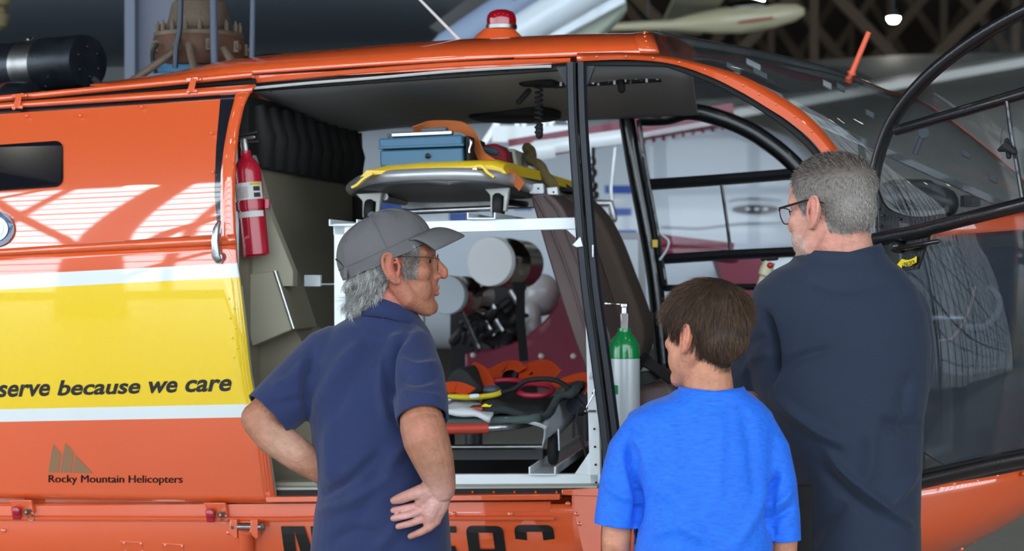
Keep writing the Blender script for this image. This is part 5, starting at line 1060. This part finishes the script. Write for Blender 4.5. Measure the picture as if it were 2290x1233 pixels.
me = remesh(b, .0023, 1); lc = hA.inv(mesh_arrays(me)[0]); relax(me, np.linalg.norm(lc, axis=1) < .17, 3); lc = hA.inv(mesh_arrays(me)[0]); relax(me, (lc[:, 2] < -.015) & (lc[:, 2] > -.12) & (lc[:, 1] < .072) & (lc[:, 1] > .005) & (np.abs(lc[:, 0]) < .075), 7); relax(me, (lc[:, 1] < -.015) & (np.abs(lc[:, 0]) < .074) & (lc[:, 2] > -.10) & (np.linalg.norm(lc, axis=1) < .16), 25)
sp = [(hA(s*.085, -.01, -.005), .03, (190, 100, 84), .8) for s in (-1, 1)]+[(hA(0, .112, -.022), .022, (190, 105, 84), .7), (hA(.045, .05, -.02), .03, (178, 112, 88), .5), (hA(.02, .085, -.06), .014, (168, 96, 86), .7), (hA(0, .086, -.06), .012, (160, 84, 76), .6),
      (P(868, 665, d-.06), .05, (186, 108, 96), .7), (hA(.036, .075, .010), .011, (112, 70, 60), .7), (hA(.034, .08, .033), .010, (112, 98, 92), .7), (hA(.03, .03, -.06), .05, (166, 108, 84), .6)]
sp += [(P(965, 1130, dh-.03), .05, (214, 166, 160), .9), (P(905, 1155, dh-.02), .045, (214, 160, 156), .8), (P(945, 965, d-.22), .025, (196, 126, 108), .7), (P(965, 1050, d-.21), .05, (150, 116, 96), .5), (P(640, 990, d-.1), .07, (188, 148, 128), .7)]
co, no, c = skin_col(me, (168, 112, 87), sp)
loc = hA.inv(co)
hairA = (loc[:, 2] > np.interp(loc[:, 1], [-.12, -.06, -.03, -.01, .0, .012, .020, .048, .052, .06], [-.105, -.10, -.075, -.02, .035, .03, -.035, -.028, .03, .2])) & (loc[:, 2] > -.14) & (np.linalg.norm(loc-V(0,-.01,.02), axis=1) < .16) & ((np.abs(loc[:, 0]) < .079) | (loc[:, 1] > .008))
c[hairA] = c[hairA]*.35+np.array(lin((110, 106, 102)))*.65
set_col(me, c); bodyA = link_mesh('body', me, M_skin, mA)
capn = V(0, -.42, .91)/np.linalg.norm(V(0, -.42, .91))                  # the cap's rim plane in the head frame
rim_off = lambda p: (p-V(0, -.02, .030))@capn
ids = np.where(hairA & (rim_off(loc) < np.where(loc[:, 1] > .005, -.010, -.014)) & (loc[:, 0] > -.1))[0]; ids = RNG.choice(ids, 5200)
dn = (np.array([0,0,-1.])@np.eye(3)); bk = hA.R@V(0, -.7, -.7); dirs = bk-no[ids]*(no[ids]@bk)[:, None]; dirs /= np.linalg.norm(dirs, axis=1)[:, None]
g = RNG.uniform(.35, 1.0, len(ids))[:, None]; colr = np.array(lin((226, 224, 220)))*g+np.array(lin((44, 42, 42)))*(1-g)*.6
li = loc[ids]; len_ = np.where(li[:, 1] < -.02, .046, np.where(li[:, 1] > .005, .013, .018))*RNG.uniform(.6, 1.2, len(ids))
strands('hair', co[ids], no[ids], dirs+RNG.normal(0, .15, (len(ids), 3)), len_, 9, .0007, colr, mA, M_hair, curl=.0065, lift=.72, wave=8, relax=.22, clump=170)
# eye, brow, glasses
for s in (-1, 1):
    b = MB(); b.ball(hA(s*.0315, .0685, .008), .0105, 10); ey = b.build('eye', mat('eye_white', (150, 132, 122), .2, coat=.4), mA)
    b = MB(); b.ball(hA(s*.034, .0755, .0075), .0056, 8); b.build('iris', mat('dark_iris', (30, 22, 18), .1), ey)
gA = MB()
for s in (-1, 1):
    ring = [hA(s*.034+.021*math.cos(a)*1, .098-.10*abs(.034+.021*math.cos(a))*.6, .004+.019*math.sin(a)) for a in np.linspace(0, 2*math.pi, 29)]; gA.tube(ring, .0010, 6); gA.tube([hA(s*.057, .094, .013), hA(s*.071, .07, .016), hA(s*.080, .02, .018), hA(s*.081, -.006, .016)], .0011, 6)
gA.tube([hA(-.013, .100, .01), hA(0, .103, .013), hA(.013, .100, .01)], .0012, 6); go = gA.build('glasses', M_wire, mA)
for s in (-1, 1): b = MB(); b.add([hA(s*.034+.0205*math.cos(a), .097-.06*abs(.034+.0205*math.cos(a)), .004+.0185*math.sin(a)) for a in np.linspace(0, 2*math.pi, 24, False)], [tuple(range(24))]); b.build('lens', M_gl, go, smooth=0)
# cap
M_cap = mat('grey_cotton', (98, 96, 98), .85, var=.07, vscale=14, bump=.5, bscale=16)
xa = V(1,0,0); ya = np.cross(capn, xa); o_ = V(0, -.021, .030)
def CP(a, e, k=1.0):
    """cap crown: angle a (0 = front), elevation e"""
    ra, rb, rh = .0885*k, .114*k, .088*k; pnt = o_+xa*math.sin(a)*ra*math.cos(e)**.8+ya*math.cos(a)*rb*math.cos(e)**.8+capn*rh*math.sin(e)**.95*(1+.02*math.cos(a)); return hA(*pnt)
rows = []
for e in np.linspace(-.02, math.pi/2-.02, 22):
    rows.append([CP(a, max(e, 0.0))-hA.R@capn*(.02 if e < 0 else 0)+hA.R@V(0,0,1)*.0016*math.sin(a*9+e*5) for a in np.linspace(0, 2*math.pi, 72, False)])
b = MB(); b.grid(rows, 0, True, True)
capo = b.build('cap', M_cap, mA, label='faded grey baseball cap')
b = MB()
for k in range(6): a = k*math.pi/3+math.pi/6; b.tube([CP(a, e, 1.004) for e in np.linspace(.02, 1.5, 16)], .0012, 5)
b.tube([CP(a, .06, 1.006) for a in np.linspace(.75, 5.5, 50)], .0009, 5); b.build('cap_seam', M_cap, capo)
b = MB(); b.lathe([(.009, 0), (.009, .003), (.005, .006), (0, .0065)], CP(0, math.pi/2-.03, 1.0), hA.R@capn, 14); b.build('cap_button', M_cap, capo)
for k in range(4): a = (.5+k)*math.pi/2+.2; b = MB(); b.lathe([(.0035, 0), (.0035, .0012), (.0018, .0014)], CP(a, .75, 1.004), CP(a, .75, 1.1)-CP(a, .75), 10); b.build('eyelet', M_cap, capo)
def brim(a, t): # brim outline
    base = CP(a, .02, 1.0); out = hA.R@(ya*.066*(math.cos(a/1.02)**.6 if abs(a) < 1.5 else 0)+xa*.012*math.sin(a)); dr = -hA.R@capn*(.046*t); return base+out*t+dr*t
rows = [[brim(a, t) for a in np.linspace(-1.08, 1.08, 26)] for t in np.linspace(0, 1, 9)]
b = MB(); b.grid(rows); b.build('cap_brim', M_cap, capo, solid=.004)
b = MB(); arcp = [CP(math.pi+q, .0, 1.0) for q in (.42, .2, 0, -.2, -.42)]; b.ribbon([p-hA.R@capn*.012 for p in crom(arcp, 4)], .017, .003, hA.R@capn); b.box(CP(math.pi-.42, 0, 1.0)-hA.R@capn*.006, .008, .02, .024); b.build('cap_strap', M_cap, capo)
b = MB(); b.grid([[CP(math.pi+.46*math.cos(q), .02+.34*math.sin(q)*s_, 1.006) for q in np.linspace(0, math.pi, 15)] for s_ in (.9, 1.0)]); b.build('cap_opening_hem', mat('cap_dark', (52, 50, 52), .9), capo, solid=.003)
# polo shirt
M_polo = mat('navy_pique', (31, 43, 84), .85, var=.05, vscale=20, bump=.22, bscale=420, sheen=.15)
b = MB()
torso(b, d, [(690, 800, 925, .03, .075), (712, 775, 940, .03, .09), (735, 740, 958, .03, .10), (765, 705, 972, .03, .115), (810, 690, 978, .02, .13), (880, 688, 975, .01, .14), (960, 696, 975, .0, .145), (1040, 704, 985, -.005, .145), (1095, 712, 995, -.005, .145), (1140, 706, 1003, -.005, .15), (1233, 694, 1010, -.005, .15), (1290, 690, 1014, 0, .15)])
sL = [(742, 800, d+.01, 72), (690, 845, d-.01, 68), (640, 893, d-.03, 66), (592, 938, d-.05, 63)]; sR = [(905, 790, d-.04, 70), (930, 850, d-.10, 66), (941, 900, d-.15, 62), (946, 950, d-.185, 59)]; sleeve(b, sL); sleeve(b, sR)
me = remesh(b, .0048, 3)
folds(me, [([(700, 935), (760, 820), (820, 760)], 16, .006), ([(715, 985), (800, 830), (880, 740)], 14, -.004), ([(880, 905), (868, 850), (880, 780), (920, 735)], 9, -.012), ([(868, 960), (850, 870), (862, 790)], 12, .007),
           ([(715, 1112), (780, 1075), (850, 1010)], 9, -.008), ([(700, 1150), (790, 1120), (880, 1060)], 12, .006), ([(860, 1060), (900, 1000), (930, 985)], 14, .006), ([(690, 925), (683, 850), (700, 780)], 8, -.009), ([(600, 870), (650, 850), (690, 800)], 12, .004), ([(585, 905), (640, 900), (690, 890)], 10, -.004),
           ([(745, 700), (850, 735), (950, 730)], 10, -.003), ([(890, 800), (930, 820), (985, 810)], 9, .005), ([(885, 840), (930, 855), (990, 840)], 9, -.005), ([(890, 875), (940, 885), (995, 890)], 9, .004), ([(740, 1100), (735, 1000), (745, 900)], 16, .005), ([(790, 1180), (830, 1100), (850, 1000)], 18, -.005), ([(840, 1233), (880, 1180), (900, 1100)], 14, .006), ([(730, 1220), (790, 1190), (860, 1200)], 14, -.005)])
n1_ = unit(P(600, 932, d-.05)-P(650, 885, d-.03)); n2_ = unit(P(946, 945, d-.14)-P(938, 890, d-.11)+V(0,0,-.0))
cut(me, [cuff(sL), cuff(sR, .014, lambda v: v[1] < 4.6-.105), (P(862, 692, d+.03), V(0, 0, 1), .12)]); tuck(bodyA.data, moved(me, -mA.location), mA.location, lambda x, y, z: (y > 735) & ~((x > 850) & (z < 4.6-.10) & (y > 915)) & ~((x < 735) & (y > 905)))
sh = link_mesh('polo_shirt', me, M_polo, mA, 'navy short-sleeved polo shirt'); sm = sh.modifiers.new('solid', 'SOLIDIFY'); sm.thickness = .004; sm.offset = -1
b = MB(); col = []
for t, (yo, k) in enumerate(((672, .93), (668, .97), (672, 1.03), (690, 1.12), (708, 1.2))):
    row = []
    for a in np.linspace(0, 2*math.pi, 40, False):
        x, y = math.cos(a), math.sin(a); cpt = P(865, yo, d+.012); row.append(cpt+V(x*.064*k, y*.066*k, -.022*x*(1 if x > 0 else .3)-.012*max(y, 0)))
    col.append(row)
b.grid(col, 0, True); b.build('collar', M_polo, sh, solid=.003)
trousers(mA, d+.0, 706, 1006, 1235, M_den, M_shoe)

# ---------- boy, middle
d = 4.3
mB = thing('person', 'boy in bright blue T-shirt seen from behind', 'person', (P(1575, 600, d)[0], d, 0))
hB = Head(P(1577, 748, d), 44, -4, 0, .93)
b = MB(); head_parts(b, hB, jaw=.92, nose=.8, ear=1.0, earR=.014)
limb(b, [(1580, 790, d+.0, 50), (1584, 850, d+.01, 54), (1588, 905, d+.01, 57)])
torso(b, d, [(905, 1470, 1690, .02, .06), (980, 1430, 1715, .02, .09), (1100, 1445, 1705, .02, .095), (1290, 1440, 1710, .02, .10)])
limb(b, [(1425, 985, d, 32), (1385, 1130, d, 34), (1378, 1210, d, 33), (1380, 1330, d+.05, 28), (1400, 1440, d+.12, 22)]); limb(b, [(1712, 985, d, 30), (1745, 1130, d, 32), (1752, 1210, d, 32), (1748, 1330, d+.05, 28), (1735, 1440, d+.12, 22)])
for hx, s in ((1402, 1), (1733, -1)):
    for k in range(4): a = P(hx+(k-1.5)*11, 1465, d+.14); b.cap([a, a+V(0, .01, -.04), a+V(0, .025, -.07)], [.009, .008, .007], 10)
    a = P(hx, 1450, d+.13); b.cap([a+UP*.02, a-UP*.03], [.022, .026], 12); b.cap([a+V(s*.02, -.01, 0), a+V(s*.04, 0, -.045)], [.010, .008], 10)
me = remesh(b, .0032, 2); lc = hB.inv(mesh_arrays(me)[0]); relax(me, (lc[:, 1] < -.02) & (np.abs(lc[:, 0]) < .074) & (lc[:, 2] > -.10) & (np.linalg.norm(lc, axis=1) < .16), 30); relax(me, (lc[:, 1] > .0) & (lc[:, 1] < .075) & (lc[:, 2] < .03) & (lc[:, 2] > -.118) & (np.linalg.norm(lc, axis=1) < .16) & ((lc[:, 1] > .02) | (np.abs(lc[:, 0]) < .068)), 40)
co, no, c = skin_col(me, (196, 135, 108), [(hB(-.088, -.01, -.005), .028, (222, 132, 112), .8), (hB(-.05, .05, -.02), .03, (224, 158, 134), .5), (P(1585, 850, d-.06), .05, (196, 138, 112), .6)])
loc = hB.inv(co)
reg = loc[:, 2] > np.interp(loc[:, 1], [-.12, -.08, -.045, -.022, -.012, .012, .02, .038, .046, .07, .09], [-.085, -.085, -.080, -.04, .025, .03, -.005, .005, .05, .07, .075])
reg &= (np.linalg.norm(loc-V(0, 0, .03), axis=1) < .16) & ((np.abs(loc[:, 0]) < .0785) | (loc[:, 2] > .03))
c[reg] = np.array(lin((58, 44, 36)))
set_col(me, c); bodyB = link_mesh('body', me, M_skin, mB); meB = me
def hair_base(me, co, no, reg, thick, rgb, off=.001):
    idx = -np.ones(len(co), int); idx[reg] = np.arange(reg.sum()); fs = []
    for p in me.polygons:
        v = [idx[i] for i in p.vertices]
        if min(v) >= 0: fs.append(tuple(v))
    vs = co[reg]+no[reg]*(off+thick[reg])[:, None]; return vs, fs, np.tile(np.array(lin(rgb)), (len(vs), 1))
thk = np.clip((loc[:, 2]+.085)/.15, 0, 1)**1.3*.013
hb = hair_base(me, co, no, reg, thk, (50, 38, 31))
ids = RNG.choice(np.where(reg)[0], 12000); li = loc[ids]; crown = V(.0, -.055, .10)
rad = li-crown; rad[:, 2] -= .05; rad[:, 0] -= .02*(li[:, 2] > .06); dw = rad@hB.R.T; nn = no[ids]; dirs = dw-nn*(dw*nn).sum(1)[:, None]; dirs /= np.linalg.norm(dirs, axis=1)[:, None]+1e-9
top = np.clip((li[:, 2]+.08)/.16, 0, 1)**1.2; g = RNG.uniform(0, 1, len(ids))[:, None]; colr = np.array(lin((120, 92, 72)))*g+np.array(lin((48, 36, 30)))*(1-g)
strands('hair', co[ids]+nn*(thk[ids]*.75)[:, None], nn, dirs+RNG.normal(0, .07, (len(ids), 3)), .014+.034*top*RNG.uniform(.6, 1.1, len(ids)), 6, .00065, colr, mB, M_hair, lift=.16, grav=.05, base=hb)
M_tb = mat('heather_blue_jersey', (20, 104, 222), .7, var=.24, vscale=150, bstretch=(.35, 1, 1.6), bump=.1, bscale=300, sheen=.1)
b = MB()
torso(b, d, [(862, 1526, 1656, .015, .070), (885, 1495, 1685, .02, .082), (900, 1450, 1705, .02, .085), (925, 1405, 1728, .02, .095), (970, 1392, 1738, .015, .105), (1040, 1412, 1732, .01, .11), (1130, 1424, 1728, .0, .115), (1233, 1416, 1728, .0, .12), (1420, 1405, 1738, 0, .125)])
sL = [(1440, 960, d, 46), (1408, 1010, d, 50), (1390, 1080, d-.005, 50), (1378, 1150, d-.01, 48), (1373, 1188, d-.01, 47)]; sR = [(1695, 960, d, 44), (1722, 1010, d, 46), (1738, 1080, d-.005, 44), (1750, 1160, d-.01, 40), (1754, 1222, d-.01, 38)]; sleeve(b, sL); sleeve(b, sR)
me = remesh(b, .005, 4)
folds(me, [([(1418, 1195), (1428, 1120), (1408, 1040), (1400, 980)], 8, -.012), ([(1728, 1210), (1722, 1120), (1745, 1050)], 7, -.012), ([(1440, 1080), (1520, 1120), (1560, 1233)], 22, .004), ([(1520, 900), (1530, 1000), (1515, 1120)], 16, -.003), ([(1600, 900), (1610, 1000), (1600, 1150)], 16, .003), ([(1660, 905), (1680, 1000), (1690, 1120)], 14, -.004), ([(1400, 960), (1440, 1010), (1450, 1080)], 10, .005), ([(1720, 1140), (1750, 1120), (1775, 1090)], 9, .005), ([(1720, 1170), (1750, 1150), (1780, 1130)], 8, -.005), ([(1350, 1080), (1390, 1110), (1420, 1110)], 10, .004), ([(1450, 1200), (1520, 1180), (1600, 1220)], 14, .004), ([(1640, 1233), (1690, 1150), (1715, 1080)], 12, .004)])
cut(me, [cuff(sL), cuff(sR), (P(1590, 872, d+.02), V(0, 0, 1), .11)]); tuck(bodyB.data, moved(me, -mB.location), mB.location, lambda x, y, z: (y > 900) & ~((y > 1160) & ((x < 1425) | (x > 1712))))
sh = link_mesh('t_shirt', me, M_tb, mB, 'heather blue T-shirt'); sm = sh.modifiers.new('solid', 'SOLIDIFY'); sm.thickness = .0035; sm.offset = -1
def neckband(cx, cy, d, rx, ry, m, parent, tiltx=0, rise=.018, w=.011):
    b = MB(); rows = []
    for k, (z, q) in enumerate(((w, .955), (w*.5, 1.0), (-w*.5, 1.05), (-w, 1.075))):
        rows.append([P(cx, cy, d+.015)+V(math.cos(a)*rx*q, math.sin(a)*ry*q, z-rise*max(math.sin(a), 0)-rise*.35*(1-abs(math.cos(a)))*(math.sin(a) < 0)+tiltx*math.cos(a)) for a in np.linspace(0, 2*math.pi, 48, False)])
    b.grid(rows, 0, True); return b.build('neckband', m, parent, solid=.003)
neckband(1591, 876, d, .071, .073, M_tb, sh)
trousers(mB, d+.02, 1424, 1730, 1390, M_den, M_shoe)

# ---------- man, right
d = 4.6
mC = thing('person', 'grey-haired man in dark navy T-shirt and glasses, seen from behind', 'person', (P(1880, 600, d)[0], d, 0))
hC = Head(P(1858, 470, d), 46, -8, 0, 1.06)
b = MB(); head_parts(b, hC, jaw=1.1, nose=1.0, ear=1.05, face=1.08, earR=.014)
limb(b, [(1872, 510, d+.0, 70), (1878, 560, d+.015, 76), (1880, 640, d+.02, 80)])
torso(b, d, [(640, 1780, 1980, .03, .08), (750, 1750, 2000, .03, .11), (950, 1780, 2000, .03, .12), (1290, 1830, 2010, .03, .12)])
limb(b, [(1745, 720, d+.03, 48), (1705, 800, d+.06, 46), (1690, 870, d+.14, 42), (1760, 890, d+.26, 36), (1830, 880, d+.30, 30)]); limb(b, [(2010, 720, d+.05, 48), (2020, 800, d+.1, 46), (2010, 880, d+.2, 42), (1900, 900, d+.30, 36), (1800, 890, d+.34, 30)])
for k in range(4): a = P(1850+6*k, 870+10*k, d+.3); b.cap([a, a+V(.05, .01, -.005), a+V(.075, -.01, -.01)], [.011, .010, .009], 10)
a = P(1830, 885, d+.30); b.cap([a, a+V(.04, 0, 0)], [.03, .034], 12); b.cap([a+V(.01, 0, .02), a+V(.05, 0, .04)], [.012, .010], 10)
a = P(1790, 892, d+.34); b.cap([a, a-V(.04, 0, 0)], [.03, .032], 12)
for k in range(4): q = a+V(-.05, .02, .03-.02*k); b.cap([q, q+V(-.03, -.01, 0), q+V(-.05, -.03, 0)], [.011, .010, .009], 10)
me = remesh(b, .0032, 2); lc = hC.inv(mesh_arrays(me)[0]); relax(me, (lc[:, 1] < -.02) & (np.abs(lc[:, 0]) < .074) & (lc[:, 2] > -.10) & (np.linalg.norm(lc, axis=1) < .16), 30)
co, no, c = skin_col(me, (206, 150, 132), [(hC(-.088, -.01, -.005), .03, (216, 128, 116), .8), (hC(-.05, .05, -.02), .03, (220, 158, 142), .5), (P(1870, 545, d-.08), .06, (208, 142, 124), .6), (hC(-.06, -.02, -.08), .04, (204, 138, 122), .5)])
loc = hC.inv(co)
reg = loc[:, 2] > np.interp(loc[:, 1], [-.12, -.08, -.05, -.025, -.015, .008, .018, .03, .038, .05, .065, .09], [-.055, -.055, -.062, -.05, .024, .026, -.012, -.008, .035, .075, .085, .095])
reg &= (np.linalg.norm(loc-V(0, 0, .03), axis=1) < .16) & ((np.abs(loc[:, 0]) < .079) | (loc[:, 2] > .03))
brd = (loc[:, 2] < np.interp(np.abs(loc[:, 1]), [0, .02, .05, .1], [-.075, -.065, -.045, -.04])) & (loc[:, 1] > .025) & (loc[:, 2] > -.125)
grey = np.clip((loc[:, 2]-.03)/.06, 0, 1)[:, None]; c[reg] = (np.array(lin((128, 120, 114)))*(1-grey)+np.array(lin((78, 66, 60)))*grey)[reg]; c[brd] = c[brd]*.72+np.array(lin((190, 180, 172)))*.28
set_col(me, c); bodyC = link_mesh('body', me, M_skin, mC)
thk = np.clip((loc[:, 2]-.0)/.06, 0, 1)*.007; hb = hair_base(me, co, no, reg, thk, (104, 96, 90)); hb[2][:] = c[reg]
ids = RNG.choice(np.where(reg)[0], 11000); li = loc[ids]; nn = no[ids]
dv = np.tile(hC.R@V(0, -.25, -.95), (len(ids), 1)); fr_ = hC.R@V(.1, .6, .35); tp = np.clip((li[:, 2]-.03)/.05, 0, 1)[:, None]; dv = dv*(1-tp)+fr_*tp; dirs = dv-nn*(dv*nn).sum(1)[:, None]; dirs /= np.linalg.norm(dirs, axis=1)[:, None]+1e-9
tmp = np.clip((li[:, 2]-.02)/.06, 0, 1)[:, None]*.75; g = RNG.uniform(0, 1, (len(ids), 1)); colr = np.array(lin((214, 208, 202)))*np.clip(g-tmp*.6, 0, 1)+np.array(lin((70, 58, 52)))*(1-np.clip(g-tmp*.6, 0, 1))
strands('hair', co[ids]+nn*(thk[ids]*.8)[:, None], nn, dirs+RNG.normal(0, .16, (len(ids), 3)), .008+.009*tp[:, 0]*RNG.uniform(.6, 1.2, len(ids)), 3, .0006, colr, mC, M_hair, lift=.4, base=hb)
ids = RNG.choice(np.where(brd)[0], 1300); nn = no[ids]; dv = np.tile(V(0, 0, -1.), (len(ids), 1)); g = RNG.uniform(.4, 1, (len(ids), 1))
strands('beard', co[ids], nn, dv, .0045*RNG.uniform(.6, 1.3, len(ids)), 3, .0006, np.array(lin((220, 214, 208)))*g+np.array(lin((120, 100, 92)))*(1-g), mC, M_hair, lift=.4)
b = MB()
for s in (-1, 1):
    pts = [hC(s*x, .098-.25*(x-.034)*(x > .034), z) for x, z in crom([(.014, .016), (.034, .019), (.056, .015), (.058, .0), (.045, -.014), (.026, -.015), (.014, -.004), (.014, .016)], 4)]; b.tube(pts, .0013, 6); b.tube([hC(s*.058, .093, .013), hC(s*.074, .08, .015), hC(s*.082, .02, .018), hC(s*.084, -.014, .020), hC(s*.080, -.04, .006)], [.0022, .003, .0026, .002, .0016], 8)
b.tube([hC(-.014, .100, .012), hC(0, .104, .014), hC(.014, .100, .012)], .0014, 6); go = b.build('glasses', mat('dark_bronze', (58, 50, 44), .3, .6), mC)
for s in (-1, 1): b = MB(); b.add([hC(s*x, .098-.25*(x-.034)*(x > .034), z) for x, z in crom([(.014, .016), (.034, .019), (.056, .015), (.058, .0), (.045, -.014), (.026, -.015), (.014, -.004)], 3)], [tuple(range(19))]); b.build('lens', M_gl, go, smooth=0)
M_tn = mat('navy_jersey', (27, 39, 60), .8, var=.05, vscale=30, bump=.1, bscale=300, sheen=.1)
b = MB()
torso(b, d, [(552, 1790, 1970, .025, .094), (585, 1770, 1990, .03, .105), (605, 1730, 2018, .03, .115), (640, 1690, 2045, .03, .13), (700, 1665, 2070, .03, .15), (780, 1660, 2078, .03, .165), (860, 1680, 2074, .03, .17), (940, 1712, 2062, .03, .175), (1000, 1735, 2058, .03, .175), (1080, 1775, 2054, .03, .175), (1160, 1785, 2052, .03, .175), (1233, 1786, 2054, .03, .175), (1330, 1786, 2056, .03, .17)])
limb(b, [(1745, 700, d+.03, 66), (1705, 760, d+.04, 66), (1685, 820, d+.06, 62), (1685, 850, d+.08, 58)], 24); limb(b, [(2010, 700, d+.03, 70), (2026, 780, d+.04, 64), (2026, 850, d+.07, 60)], 24)
me = remesh(b, .006, 4)
folds(me, [([(1715, 880), (1735, 800), (1720, 720), (1700, 690)], 9, -.014), ([(1725, 850), (1790, 800), (1880, 780)], 12, -.005), ([(1720, 880), (1820, 960), (1900, 1000)], 12, .008), ([(1840, 1000), (1900, 1070), (1990, 1140), (2050, 1190)], 10, .009), ([(1830, 1040), (1900, 1110), (1980, 1170)], 14, -.007), ([(2055, 1050), (2010, 1110), (1990, 1130)], 9, .007), ([(1960, 940), (2030, 960), (2060, 940)], 14, -.010), ([(1940, 950), (1950, 1020), (1930, 1100)], 16, .005), ([(1800, 1233), (1860, 1150), (1900, 1120)], 16, -.005), ([(1780, 620), (1900, 650), (2000, 620)], 14, -.003), ([(1650, 850), (1690, 800), (1730, 790)], 10, .005), ([(1660, 780), (1700, 760), (1740, 770)], 10, -.004), ([(2040, 830), (2020, 900), (2040, 980)], 14, -.006)])
cut(me, [(P(1682, 855, d+.08), unit(V(.15, .3, -1)), .08), (P(1885, 565, d+.03), unit(V(.05, .0, 1)), .13)]); tuck(bodyC.data, moved(me, -mC.location), mC.location, lambda x, y, z: (y > 625) & (z < 4.75))
sh = link_mesh('t_shirt', me, M_tn, mC, 'faded dark navy T-shirt'); sm = sh.modifiers.new('solid', 'SOLIDIFY'); sm.thickness = .0035; sm.offset = -1
neckband(1880, 572, d+.008, .094, .090, M_tn, sh, tiltx=.016, w=.012)
trousers(mC, d+.03, 1790, 2052, 1330, M_den, M_shoe)
# black folder held against his side
b = MB(); b.prism([P(x, y, d-.17) for x, y in ((1765, 1088), (1818, 1086), (1820, 1330), (1765, 1330))], V(0, .025, 0)); tag(b.build('black_folder', M_blackcl, None, bevel=.006), 'flat black case between the boy and the man in dark navy', 'case')
